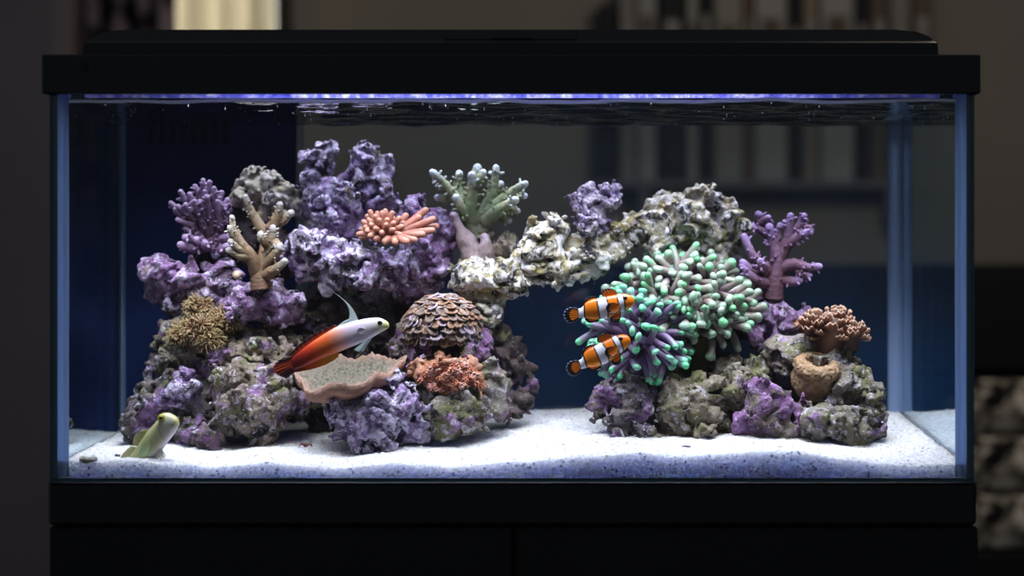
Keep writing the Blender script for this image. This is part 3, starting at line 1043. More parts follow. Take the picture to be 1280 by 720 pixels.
# ------------------------------------------------------------------ live rock
TAN, TAN2 = (0.21, 0.165, 0.125), (0.31, 0.26, 0.22)
GRY, GRY2 = (0.12, 0.105, 0.115), (0.23, 0.20, 0.24)
OLV, OLV2 = (0.125, 0.098, 0.06), (0.21, 0.175, 0.125)
CRM, CRM2 = (0.36, 0.32, 0.24), (0.48, 0.44, 0.37)
PUR = (0.165, 0.09, 0.185)
LIL = (0.52, 0.46, 0.60)
RM = {
    'purple': rock_mat('rock_purple', (0.085, 0.06, 0.085), (0.18, 0.11, 0.17), 0.55, 0.38, 0.28, 0.42, pcol=PUR, wcol=(0.46, 0.38, 0.54), ocol=(0.20, 0.15, 0.10)),
    'violet': rock_mat('rock_violet_white', (0.10, 0.075, 0.10), (0.24, 0.19, 0.27), 0.50, 0.46, 0.30, 0.40, pcol=(0.17, 0.10, 0.215), wcol=LIL, ocol=(0.27, 0.20, 0.125)),
    'grey': rock_mat('rock_grey_violet', (0.10, 0.082, 0.075), (0.18, 0.145, 0.145), 0.38, 0.27, 0.30, 0.38, pcol=PUR, wcol=(0.48, 0.45, 0.55)),
    'pale': rock_mat('rock_pale_pitted', (0.155, 0.115, 0.085), (0.27, 0.21, 0.175), 0.32, 0.33, 0.30, 0.26, pcol=PUR, wcol=(0.52, 0.47, 0.53)),
    'tan': rock_mat('rock_tan', (0.17, 0.13, 0.095), (0.30, 0.24, 0.18), 0.36, 0.32, 0.30, 0.34, pcol=PUR, wcol=(0.50, 0.45, 0.46)),
    'cream': rock_mat('rock_cream', (0.31, 0.27, 0.18), (0.48, 0.43, 0.33), 0.12, 0.42, 0.38, 0.40, ocol=(0.28, 0.22, 0.07), wcol=(0.66, 0.62, 0.62), pcol=(0.30, 0.24, 0.32), fs=.6),
    'knob': rock_mat('rock_knob', CRM2, CRM, 0.28, 0.38, 0.28, 0.34, ocol=(0.40, 0.29, 0.10), pcol=PUR, wcol=(0.60, 0.53, 0.52), fs=.7),
    'olive': rock_mat('rock_olive', (0.14, 0.11, 0.072), (0.25, 0.205, 0.145), 0.30, 0.30, 0.40, 0.30, pcol=PUR, ocol=(0.15, 0.145, 0.055), wcol=(0.42, 0.38, 0.39)),
    'olive_pale': rock_mat('rock_olive_pale', (0.16, 0.13, 0.09), (0.26, 0.225, 0.20), 0.28, 0.30, 0.40, 0.32, pcol=PUR, ocol=(0.16, 0.15, 0.065), wcol=(0.48, 0.44, 0.48)),
    'deep': rock_mat('rock_shade_dark', (0.030, 0.022, 0.024), (0.055, 0.036, 0.042), 0.34, 0.06, 0.2, 0.3, pcol=(0.05, 0.022, 0.06)),  # near-black colour stands in for the shade of the reef's cavities
    'dark': rock_mat('rock_dark', (0.075, 0.055, 0.052), (0.14, 0.095, 0.095), 0.36, 0.16, 0.2, 0.34, pcol=(0.11, 0.05, 0.11)),
    'plum': rock_mat('rock_plum', (0.12, 0.09, 0.07), (0.20, 0.155, 0.13), 0.48, 0.28, 0.36, 0.30, pcol=(0.15, 0.07, 0.16), wcol=(0.42, 0.34, 0.48)),
    'orange': rock_mat('coral_orange', (0.40, 0.16, 0.08), (0.50, 0.25, 0.16), 0.22, 0.28, 0.05, 0.08, pcol=(0.38, 0.19, 0.30), wcol=(0.58, 0.38, 0.32)),
    'lilac': rock_mat('coral_lilac', (0.20, 0.14, 0.23), (0.32, 0.25, 0.34), 0.40, 0.46, 0.0, 0.22, pcol=(0.19, 0.13, 0.26), wcol=(0.56, 0.49, 0.56)),
    'cup': rock_mat('coral_cup', (0.30, 0.175, 0.085), (0.38, 0.245, 0.14), 0.0, 0.26, 0.05, 0.08, wcol=(0.48, 0.35, 0.26), fs=1.4),
}
H = 0.0020
K_SM = 0.010


def Yd(y):
    return 0.055 + 0.86 * y


def blob_dist(blobs, P):
    d = None
    for px, py, y, r in blobs:
        c = W(px, py, y)
        R = r * S(y)
        e = np.sqrt(((P - c) ** 2).sum(1)) - R
        if d is None:
            d = e
        else:
            h = np.clip(0.5 + 0.5 * (e - d) / K_SM, 0, 1)
            d = e * (1 - h) + d * h - K_SM * h * (1 - h)
    return d


def rock_noise(P, D0, pit=1.0, rough=1.0):
    warp = np.stack([gnoise(P * 40 + 11), gnoise(P * 40 + 23), gnoise(P * 40 + 37)], 1) * 0.006
    Q = P + warp
    n = 0.0080 * gnoise(Q * 32) - 0.0095 * (np.minimum(np.abs(gnoise(Q * 44 + 5)) * 2.4, 1) - 0.55)
    n -= 0.0042 * rough * (np.minimum(np.abs(gnoise(Q * 105 + 3)) * 2.4, 1) - 0.5)
    n += 0.0018 * rough * gnoise(P * 240 + 2)
    if rough > 0:
        nb = (D0 + n > -0.010) & (D0 + n < 0.012)
        w3, r3 = worley(Q[nb] * 56, 9)
        n[nb] -= 0.0042 * rough * np.sqrt(np.clip(1 - (w3 / 0.62) ** 2, 0, 1)) * (0.3 + 0.9 * r3)
        n += 0.0012
    if pit > 0:
        near = (D0 + n > -0.024) & (D0 + n < 0.004)
        Qn = Q[near]
        w, rd = worley(Qn * 38)
        add = np.where(rd > 0.3, np.clip(0.18 + 0.28 * rd - w, 0, 1) / 38.0 * 3.2, 0)
        w2, rd2 = worley(Qn * 95, 5)
        add += np.where(rd2 > 0.45, np.clip(0.34 - w2, 0, 1) / 95.0 * 2.0, 0)
        n[near] += pit * add
    return n


DONE = []          # (blobs, lo, hi)
ROCK_BVH_V, ROCK_BVH_F = [], []


def make_iso(blobs, pit=1.0, rough=1.0, carve=True, gap=0.0006, extra=None, h=H, inflate=0.0):
    C = np.array([W(*b[:3]) for b in blobs]); R = np.array([b[3] * S(b[2]) for b in blobs])
    lo = (C - R[:, None]).min(0) - 0.022
    hi = (C + R[:, None]).max(0) + 0.022
    n = np.ceil((hi - lo) / h).astype(int) + 1
    g = np.stack(np.meshgrid(*[lo[k] + h * np.arange(n[k]) for k in range(3)], indexing='ij'), -1).reshape(-1, 3)
    D = blob_dist(blobs, g) - inflate
    band = (D > -0.028) & (D < 0.016)
    P = g[band]
    nz = rock_noise(P, D[band], pit, rough)
    d = D[band] + nz
    if extra is not None:
        d = extra(P, d)
    if carve:
        for ob, olo, ohi in DONE:
            m = ((P > olo) & (P < ohi)).all(1)
            if m.any():
                dj = blob_dist(ob, P[m]) + nz[m]
                d[m] = np.maximum(d[m], gap - dj)
        deep = ~band & (D < 0)
        if deep.any():
            Pd = g[deep]; dd = D[deep]
            for ob, olo, ohi in DONE:
                m = ((Pd > olo) & (Pd < ohi)).all(1)
                if m.any():
                    dd[m] = np.maximum(dd[m], gap - blob_dist(ob, Pd[m]))
            D[deep] = dd
    # stay inside the tank
    d = np.maximum(d, P[:, 1] - 0.281)
    D[band] = d
    V, Fc = surface_nets(D.reshape(n), lo, h)
    DONE.append((blobs, lo, hi))
    return V, Fc


def rock(label, mat, blobs, pit=1.0, rough=1.0, name='live_rock'):
    blobs = [(a, b, Yd(c), d) for a, b, c, d in blobs]
    blobs += [(a, b + 12, c, d * .74) for a, b, c, d in blobs if b + d > 528]      # feet buried in the sand
    V, Fc = make_iso(blobs, pit, rough)
    b = sum(len(v) for v in ROCK_BVH_V)
    ROCK_BVH_V.append(V); ROCK_BVH_F.append(Fc + b)
    o = mesh(name, V, Fc, RM[mat])
    return tag(o, label, 'rock', 'live rocks of the reef')


# front rocks first: later ones are cut to fit behind them
rock('purple and white crusted rock on the sand under the plate coral', 'violet',
     [(432, 518, .055, 24), (468, 515, .05, 34), (508, 515, .06, 26), (495, 490, .07, 22), (455, 538, .04, 22), (482, 542, .04, 19), (440, 497, .075, 17), (525, 527, .06, 16)], 1.4)
rock('olive rock carrying the orange polyp coral', 'olive_pale',
     [(565, 517, .07, 28), (588, 507, .08, 22), (545, 522, .07, 22), (575, 490, .085, 24), (538, 497, .085, 15), (528, 485, .10, 14)], .7)
rock('pale pitted boulder on the sand behind the firefish tail', 'pale',
     [(310, 505, .10, 38), (290, 480, .11, 30), (340, 490, .10, 28), (330, 525, .10, 24), (285, 520, .10, 20), (366, 500, .13, 20), (258, 545, .10, 15)], 1.2)
rock('dark grey violet boulder behind the yellow goby', 'grey',
     [(183, 512, .13, 25), (207, 492, .14, 28), (177, 532, .12, 19), (240, 500, .14, 36), (215, 462, .16, 26), (240, 537, .11, 24), (212, 525, .13, 24)])
rock('small crusty rock with bright violet patch above the goby', 'violet',
     [(228, 488, .105, 16), (243, 478, .11, 15), (212, 500, .105, 12)])
rock('brown lumpy rock beneath the tufted brown coral', 'tan',
     [(232, 440, .16, 34), (280, 455, .14, 34), (320, 445, .14, 32), (358, 455, .14, 28), (345, 425, .16, 28), (385, 480, .15, 26), (215, 418, .17, 20), (305, 425, .15, 24)], 1.1)
rock('purple crusted ledge rock at the outer end of the reef', 'purple',
     [(207, 345, .16, 22), (190, 336, .16, 13), (235, 350, .15, 24), (260, 362, .15, 20), (222, 375, .17, 20), (280, 350, .16, 20), (205, 368, .17, 14)], .9)
rock('purple dark rock holding the tan branching coral', 'purple',
     [(330, 375, .14, 30), (305, 380, .13, 26), (355, 385, .14, 26), (290, 395, .15, 20), (345, 400, .15, 20), (285, 352, .15, 12)], 1.1)
rock('long white and purple ledge rock under the salmon coral', 'violet',
     [(380, 305, .13, 18), (402, 308, .12, 22), (430, 318, .12, 23), (455, 335, .12, 22), (420, 345, .14, 22), (480, 335, .13, 22), (500, 342, .13, 18), (375, 325, .15, 22)], 1.2)
rock('purple knobbly rock between salmon coral and green coral', 'purple',
     [(520, 264, .17, 18), (545, 280, .17, 20), (556, 300, .17, 18), (530, 312, .16, 22), (510, 330, .16, 20), (535, 345, .16, 19), (508, 368, .16, 14), (552, 335, .17, 12)], 1.0)
rock('tall purple and pale peak rock at the top of the reef', 'violet',
     [(402, 197, .18, 20), (393, 222, .18, 18), (410, 247, .17, 24), (440, 252, .17, 28), (455, 207, .18, 20), (470, 232, .18, 22), (425, 275, .17, 28), (482, 202, .19, 11), (485, 257, .18, 17), (395, 265, .17, 18), (453, 190, .18, 13), (462, 275, .17, 22)], 1.3)
rock('pale tan knobbed rock between purple coral and the peak', 'knob',
     [(325, 234, .19, 20), (300, 246, .19, 14), (350, 246, .19, 18), (370, 257, .19, 15), (338, 266, .2, 22), (384, 262, .2, 12)], .9)
rock('rock coloured dark as shade behind the tan branching coral', 'deep',
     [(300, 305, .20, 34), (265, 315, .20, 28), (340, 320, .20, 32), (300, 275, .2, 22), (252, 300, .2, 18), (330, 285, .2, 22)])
rock('brown rock carrying the scaly dome coral', 'plum',
     [(540, 449, .105, 25), (572, 447, .105, 23), (545, 425, .12, 32), (575, 428, .12, 26), (515, 427, .13, 24), (556, 405, .125, 24), (590, 440, .12, 18), (530, 447, .12, 26), (600, 428, .13, 13), (500, 440, .14, 18)])
rock('green and white rock beside the orange polyp coral', 'olive_pale',
     [(612, 472, .11, 20), (622, 488, .11, 18), (605, 497, .11, 20), (617, 508, .11, 15)], .9)
rock('dark red-brown rock behind the scaly dome coral', 'dark',
     [(625, 432, .16, 22), (640, 450, .17, 18), (650, 497, .17, 18), (632, 505, .16, 18), (645, 475, .17, 16), (610, 420, .16, 16), (620, 475, .17, 22)])
rock('rock coloured dark as deep shade behind the firefish', 'deep',
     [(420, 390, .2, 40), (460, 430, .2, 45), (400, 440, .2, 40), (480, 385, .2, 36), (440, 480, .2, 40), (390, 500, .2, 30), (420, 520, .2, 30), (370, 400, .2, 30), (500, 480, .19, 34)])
rock('cream rock forming the foot of the arch', 'cream',
     [(590, 347, .14, 18), (620, 347, .13, 22), (605, 366, .14, 22), (640, 350, .13, 20), (612, 386, .14, 16), (590, 370, .15, 17), (580, 340, .15, 11), (648, 332, .13, 16), (600, 400, .145, 12)], 1.0)
rock('mottled rock under the green branching coral', 'tan',
     [(590, 302, .18, 17), (572, 292, .18, 12), (607, 312, .18, 15), (636, 304, .17, 15), (600, 325, .17, 18), (620, 322, .17, 15)], .8)
rock('cream and black pitted rock in the middle of the arch', 'cream',
     [(680, 302, .13, 25), (690, 289, .13, 19), (665, 320, .12, 18), (700, 335, .12, 20), (722, 320, .13, 20), (742, 322, .13, 20), (665, 338, .12, 17), (735, 302, .14, 16), (760, 305, .14, 18)], 1.2)
rock('large cream rock at the high end of the arch', 'cream',
     [(790, 292, .15, 20), (820, 277, .16, 22), (845, 258, .17, 20), (870, 252, .17, 19), (895, 257, .17, 18), (905, 277, .17, 17), (860, 280, .16, 26), (825, 300, .15, 20), (925, 292, .17, 15), (890, 302, .17, 24), (772, 294, .14, 16), (822, 254, .17, 9)], 1.2)
rock('purple crusted lump at the front of the right rock heap', 'plum',
     [(950, 505, .06, 22), (960, 525, .06, 22), (976, 530, .06, 17), (932, 530, .07, 18), (945, 487, .07, 14), (985, 505, .08, 16)], .8)
rock('low grey lumpy rock on the sand below the cup coral', 'olive_pale',
     [(1020, 530, .06, 20), (1050, 530, .06, 22), (1080, 526, .07, 20), (1095, 515, .08, 16), (1006, 522, .08, 13)], .9)
rock('violet grey rock under the clownfish', 'grey',
     [(765, 492, .09, 22), (787, 482, .09, 20), (755, 512, .08, 16), (790, 515, .08, 22), (770, 530, .07, 16), (812, 502, .10, 22), (797, 536, .07, 12)], 1.0)
rock('olive green rock below the hammer coral', 'olive',
     [(850, 502, .09, 30), (885, 502, .09, 30), (870, 525, .08, 24), (920, 492, .09, 26), (835, 520, .09, 22), (902, 530, .08, 16), (912, 467, .12, 20), (840, 480, .12, 20), (945, 467, .13, 20)], .9)
rock('tall olive rock carrying the cup coral and the ruffled coral', 'olive_pale',
     [(1000, 442, .13, 24), (975, 447, .13, 22), (1030, 452, .12, 22), (1055, 470, .11, 24), (1075, 490, .11, 22), (1088, 508, .10, 18), (1040, 490, .10, 26), (1010, 432, .14, 15), (1052, 445, .13, 20)], 1.2)
rock('dark purple rock under the purple branching coral', 'purple',
     [(960, 392, .17, 22), (985, 402, .17, 20), (1004, 402, .17, 14), (945, 412, .16, 18), (935, 382, .17, 17), (960, 425, .17, 20)], .9)
rock('rock wall coloured dark as shade behind the hammer coral', 'deep',
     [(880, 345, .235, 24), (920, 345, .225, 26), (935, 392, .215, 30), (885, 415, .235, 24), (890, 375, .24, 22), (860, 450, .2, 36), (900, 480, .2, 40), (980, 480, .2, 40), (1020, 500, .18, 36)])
for lab, px, py, y, r, mt in (('small dark pebble rock between goby and boulder', 268, 548, .075, 9, 'dark'),
                              ('little green-grey pebble rock at the foot of the clownfish heap', 815, 540, .07, 9, 'olive_pale')):
    rock(lab, mt, [(px, py, y, r), (px + 8, py + 1, y + .004, r * .7), (px - 6, py + 2, y, r * .7)], .5, .7)

RBVH = BVHTree.FromPolygons(np.vstack(ROCK_BVH_V).tolist(), np.vstack(ROCK_BVH_F).tolist())
CAM = Vector((0, -DIST, ZC))


def hit(px, py, fallback=0.15):
    d = (Vector(W(px, py, 0.1)) - CAM).normalized()
    loc, nrm, i, dist = RBVH.ray_cast(CAM, d)
    return np.array(loc) if loc is not None else W(px, py, fallback)


def hit_y(px, py, fb=0.15):
    return float(hit(px, py, fb)[1])


# ------------------------------------------------------------------ corals
rnd = random.Random(11)
nr = np.random.RandomState(4)


def branch_coral(name, label, base, y, branches, cols, bump=0.0006, bscale=420, mat=None, nubs=0, nub_r=2.0, group=None, fat=1.0):
    """branches: (points [(px,py,dy)], r0 px, r1 px); one mesh per branch"""
    b = W(base[0], base[1], y)
    root = empty(name, b, label, 'coral', group or 'branching corals')
    s = S(y)
    for k, (pts, r0, r1) in enumerate(branches):
        r0, r1 = r0 * fat, r1 * fat
        path = [W(p[0], p[1], y + p[2]) for p in pts]
        L = sum(np.linalg.norm(path[i + 1] - path[i]) for i in range(len(path) - 1))
        n = max(8, int(L / 0.0012))
        rads = [r0 * s, (r0 * .55 + r1 * .45) * s, r1 * s, r1 * s * .85]
        V, Fc, t = tube(path, rads, n, 16, bump, bscale, k * 3.7)
        mbt = MB()
        c = lerp3(cols, t)
        mbt.add(V, Fc, c)
        if nubs:
            C = catmull(path, 40)
            for q in range(int(nubs * L / 0.03)):
                u = rnd.uniform(0.25, 0.97)
                p = C[int(u * 39)]
                T = C[min(39, int(u * 39) + 1)] - C[max(0, int(u * 39) - 1)]
                T /= np.linalg.norm(T) + 1e-9
                v = nr.normal(size=3); v -= T * v.dot(T); v /= np.linalg.norm(v)
                rr_ = np.interp(u, [0, .33, .66, 1], rads)
                a = p + v * rr_ * .6
                e_ = p + v * (rr_ + nub_r * s * rnd.uniform(.8, 2.4)) + T * nub_r * s * rnd.uniform(.6, 1.4)
                V2, F2, t2 = tube([a, e_], [nub_r * s, nub_r * s * .7], 4, 7)
                mbt.add(V2, F2, lerp3(cols, np.clip(u + 0.25 * t2, 0, 1)))
        o = mbt.build('branch', mat, root, True)
    return root


m_branch = vc_mat('coral_branch_skin', 0.6, 0.35, 0.15, 0.003, [(500, 1.0), (1200, .5)], .7, .0015, .18, 260)

# purple finger coral, back of the outer end
pc = [(0, srgb(84, 56, 72)), (.5, srgb(104, 78, 100)), (.85, srgb(126, 100, 132)), (1, srgb(164, 138, 172))]
B = []
root = (268, 305)
tips = [(214, 254, -.006), (226, 240, -.01), (237, 243, -.012), (244, 233, .004), (254, 226, .0), (262, 228, -.01), (268, 236, -.014), (277, 241, .006),
        (284, 250, 0), (220, 262, -.012), (243, 252, -.018), (258, 246, -.018), (272, 252, -.016), (232, 285, -.012), (288, 262, .004), (248, 240, .012)]
for tx, ty_, dy in tips:
    mx_, my_ = root[0] * .45 + tx * .55 + rnd.uniform(-5, 5), root[1] * .45 + ty_ * .55 + rnd.uniform(0, 9)
    B.append(([(root[0] + rnd.uniform(-4, 4), root[1], 0), (mx_, my_, dy * .6), (tx, ty_, dy)], 6.5, 3.8))
for p0, p1 in (((235, 270), (222, 258)), ((240, 272), (232, 256)), ((250, 262), (240, 262)), ((262, 262), (256, 240)), ((275, 268), (282, 258)), ((240, 282), (222, 275)), ((256, 268), (250, 252))):
    B.append(([(p0[0] + 6, p0[1] + 8, -.008), (p0[0], p0[1], -.012), (p1[0], p1[1], -.016)], 4.5, 3.4))
for tx, ty_ in ((232, 297), (226, 306), (290, 296), (246, 300), (256, 304), (284, 308)):
    B.append(([(260 + rnd.uniform(-6, 10), 306, 0), ((tx + 262) / 2, ty_ + 4, -.012), (tx, ty_, -.02)], 8, 5.5))
branch_coral('finger_coral', 'purple finger coral with many blunt branches at the outer end of the reef', (266, 316), Yd(.17), B, pc, .0007, mat=m_branch, nubs=7, nub_r=2.2, fat=1.05)

# tan-green branching coral on the purple rock
yb_ = hit_y(330, 356) - .004
tcg = [(0, srgb(110, 78, 62)), (.35, srgb(116, 92, 68)), (.7, srgb(128, 112, 92)), (.94, srgb(132, 122, 110)), (1, srgb(158, 152, 150))]
B = [
    ([(327, 360, 0), (325, 345, -.002), (330, 328, -.004), (340, 300, -.01), (341, 285, -.012)], 11, 4),
    ([(324, 345, 0), (316, 325, -.008), (302, 305, -.014), (292, 285, -.016), (290, 272, -.014)], 8.5, 3.4),
    ([(330, 330, .004), (334, 300, .012), (322, 278, .016), (312, 260, .016), (307, 247, .016)], 8, 4),
    ([(336, 300, .01), (346, 282, .012), (358, 272, .01), (364, 266, .01)], 6.5, 4),
    ([(338, 288, .008), (347, 270, .006), (350, 256, .004)], 6, 4),
    ([(331, 335, -.004), (344, 318, -.014), (350, 308, -.018)], 6, 4.2),
    ([(330, 345, -.004), (345, 336, -.014), (356, 327, -.018)], 6.5, 4),
    ([(312, 318, -.008), (300, 312, -.016), (288, 302, -.02)], 5, 3.6),
    ([(300, 302, -.014), (292, 296, -.018), (287, 285, -.022)], 4.5, 3.4),
    ([(314, 322, -.008), (302, 320, -.014), (286, 313, -.014)], 5, 3.8),
    ([(336, 308, -.006), (328, 300, -.016), (326, 293, -.018)], 5, 4),
    ([(340, 298, -.006), (350, 310, -.018)], 4.5, 4),
]
branch_coral('branching_coral', 'tan branching coral with pale knobbly tips growing on the purple rock', (327, 362), yb_, B, tcg, .0009, mat=m_branch, nubs=5, nub_r=1.6, fat=1.28)
bp_ = W(327, 362, yb_)

# green branching coral on top of the arch foot
gc = [(0, srgb(114, 114, 92)), (.4, srgb(122, 136, 100)), (.7, srgb(152, 154, 116)), (.94, srgb(166, 172, 154)), (1, srgb(214, 220, 220))]
yg = Yd(.165)
B = [
    ([(596, 298, 0), (585, 272, -.004), (570, 248, -.008), (555, 230, -.01), (541, 216, -.012)], 8, 4.4),
    ([(588, 280, -.002), (578, 262, -.014), (570, 247, -.018)], 6, 4.2),
    ([(592, 285, 0), (588, 262, -.01), (591, 238, -.014), (590, 219, -.016)], 7.5, 4.6),
    ([(591, 236, -.014), (598, 224, -.014), (604, 216, -.012)], 5, 4.2),
    ([(588, 262, .006), (590, 235, .014), (597, 210, .016)], 6.5, 5),
    ([(575, 252, .004), (572, 232, .01), (574, 217, .01)], 6, 4.2),
    ([(568, 250, -.004), (558, 248, -.006), (547, 247, -.006)], 5, 4),
    ([(600, 292, 0), (606, 268, 0), (615, 242, 0), (619, 222, 0), (620, 210, 0)], 8.5, 4),
    ([(606, 272, 0), (622, 256, -.006), (640, 240, -.01), (656, 230, -.012)], 8, 4.2),
    ([(606, 278, -.004), (622, 264, -.014), (634, 256, -.018), (644, 250, -.02)], 7, 4.4),
    ([(640, 242, -.008), (650, 244, -.012), (656, 245, -.014)], 4, 3.4),
    ([(618, 264, .004), (628, 272, .004), (636, 276, .004)], 5, 3.6),
    ([(628, 258, .002), (640, 262, .002), (647, 264, .002)], 4.4, 3.2),
    ([(612, 256, .008), (622, 238, .014), (626, 230, .014)], 5, 3.8),
]
branch_coral('branching_coral', 'green branching coral with white tips standing on the arch foot', (598, 300), yg, B, gc, .0008, mat=m_branch, nubs=8, nub_r=2.0, fat=1.32)
# pale dead stub beside it
branch_coral('coral_stub', 'pale bare coral stub leaning against the green branching coral', (600, 318), Yd(.155),
             [([(592, 322, 0), (582, 300, -.004), (573, 282, -.006), (567, 270, -.008)], 15, 6), ([(604, 322, 0), (607, 308, -.006), (606, 298, -.006)], 14, 8)],
             [(0, srgb(150, 130, 130)), (.6, srgb(150, 130, 130)), (1, srgb(160, 142, 150))], .0022, 110, m_branch)

# purple branching coral at the right
pr = [(0, srgb(92, 62, 72)), (.45, srgb(104, 72, 92)), (.8, srgb(122, 92, 124)), (1, srgb(152, 126, 172))]
yp = Yd(.165)
B = [
    ([(966, 372, 0), (968, 350, -.004), (970, 325, -.006), (965, 300, -.008), (962, 284, -.01)], 11, 5),
    ([(970, 330, 0), (982, 308, -.004), (986, 290, -.006), (988, 270, -.006)], 7.5, 4.2),
    ([(980, 312, -.002), (994, 298, -.01), (1008, 290, -.014)], 6, 4.2),
    ([(986, 300, .002), (998, 284, .004), (1005, 270, .004)], 6, 4),
    ([(972, 340, 0), (990, 330, -.01), (1010, 334, -.014), (1024, 333, -.016)], 7.5, 4.2),
    ([(990, 332, -.006), (1004, 342, -.012), (1012, 344, -.012)], 5, 3.8),
    ([(968, 300, -.004), (952, 288, .002), (938, 284, .004)], 5, 4),
    ([(964, 296, .006), (954, 278, .01), (948, 268, .01)], 6, 4.5),
    ([(952, 280, .004), (958, 274, 0), (960, 272, 0)], 4.5, 4),
    ([(964, 340, -.004), (950, 330, -.014), (940, 318, -.018), (930, 296, -.016)], 6.5, 4.4),
    ([(950, 332, -.012), (942, 338, -.018), (928, 328, -.02)], 5.5, 4.2),
    ([(956, 344, -.006), (952, 332, -.02), (950, 326, -.024)], 5, 4),
    ([(964, 356, 0), (950, 352, -.014), (938, 344, -.02), (928, 332, -.02)], 6, 4.4),
    ([(978, 316, .004), (972, 296, .012), (975, 282, .012)], 5, 4),
    ([(976, 350, 0), (992, 352, -.008), (1000, 350, -.01)], 6, 4.5),
    ([(1000, 292, -.01), (1010, 284, -.012), (1014, 291, -.014)], 3.6, 3),
]
branch_coral('branching_coral', 'purple branching coral standing behind the hammer coral', (966, 374), yp, B, pr, .0007, mat=m_branch, nubs=9, nub_r=2.0, fat=1.22)

# salmon finger leather coral
ysal = hit_y(480, 322) - .012
sc_ = [(0, srgb(104, 62, 50)), (.6, srgb(138, 82, 66)), (1, srgb(164, 112, 94))]
B = []
for k in range(44):
    z_ = 1 - 1.25 * (k + .5) / 44
    rr_ = math.sqrt(max(0, 1 - z_ * z_)); a = k * 2.39996
    dx, dy_ = rr_ * math.cos(a), rr_ * math.sin(a)
    if dy_ > .7:
        continue
    L_ = rnd.uniform(.85, 1.2)
    B.append(([(480 + dx * 6, 296 - z_ * 4, dy_ * .006), (478 + dx * 17, 291 - z_ * 14, dy_ * .014),
               (477 + dx * 25 * L_, 290 - z_ * 24 * L_, dy_ * .020)], 5.2, 4.0))
for tx, ty_, dy in ((532, 263, .004), (541, 274, -.004), (540, 288, -.014), (528, 293, -.018), (518, 300, -.02), (508, 302, -.022), (494, 303, -.02), (507, 270, .006), (523, 272, 0), (481, 302, -.018), (470, 298, -.014), (545, 283, .004), (460, 288, -.01)):
    B.append(([(492, 298, 0), ((492 + tx) / 2, (296 + ty_) / 2, dy * .7), (tx, ty_, dy)], 6.5, 5))
branch_coral('finger_leather_coral', 'salmon pink coral with stubby fingers on the purple ledge', (490, 302), ysal, B, sc_, .0004, 300,
             vc_mat('salmon_flesh', .55, .4, .3, .004, [(700, 1)], .4, .001, .12, 180))


# hammer corals -------------------------------------------------------------
def tentacle_mesh(name, L, r, tip, bend, wide, cols, mat, seed):
    n = 11
    u = np.linspace(0, 1, n)
    path = np.stack([bend * L * u ** 2, 0.15 * bend * L * np.sin(u * 3 + seed), L * (u - 0.22 * abs(bend) * u ** 2)], 1)
    V, Fc, t = tube(path, [r * 1.05, r, r * .95, r * .88, r * .80, tip], n + 6, 10)
    # hammer-shaped head: widen the tip across
    k = np.clip((t - 0.80) / 0.2, 0, 1) ** 1.5
    c = np.array([bend * L, 0, 0])
    V[:, 1] = V[:, 1] * (1 + (wide - 1) * k)
    return mesh_data(name, V, Fc, mat, lerp3(cols, t))


m_tent = vc_mat('hammer_tentacle_skin', .38, .5, .25, .004, None, vary=.08, vscale=120)


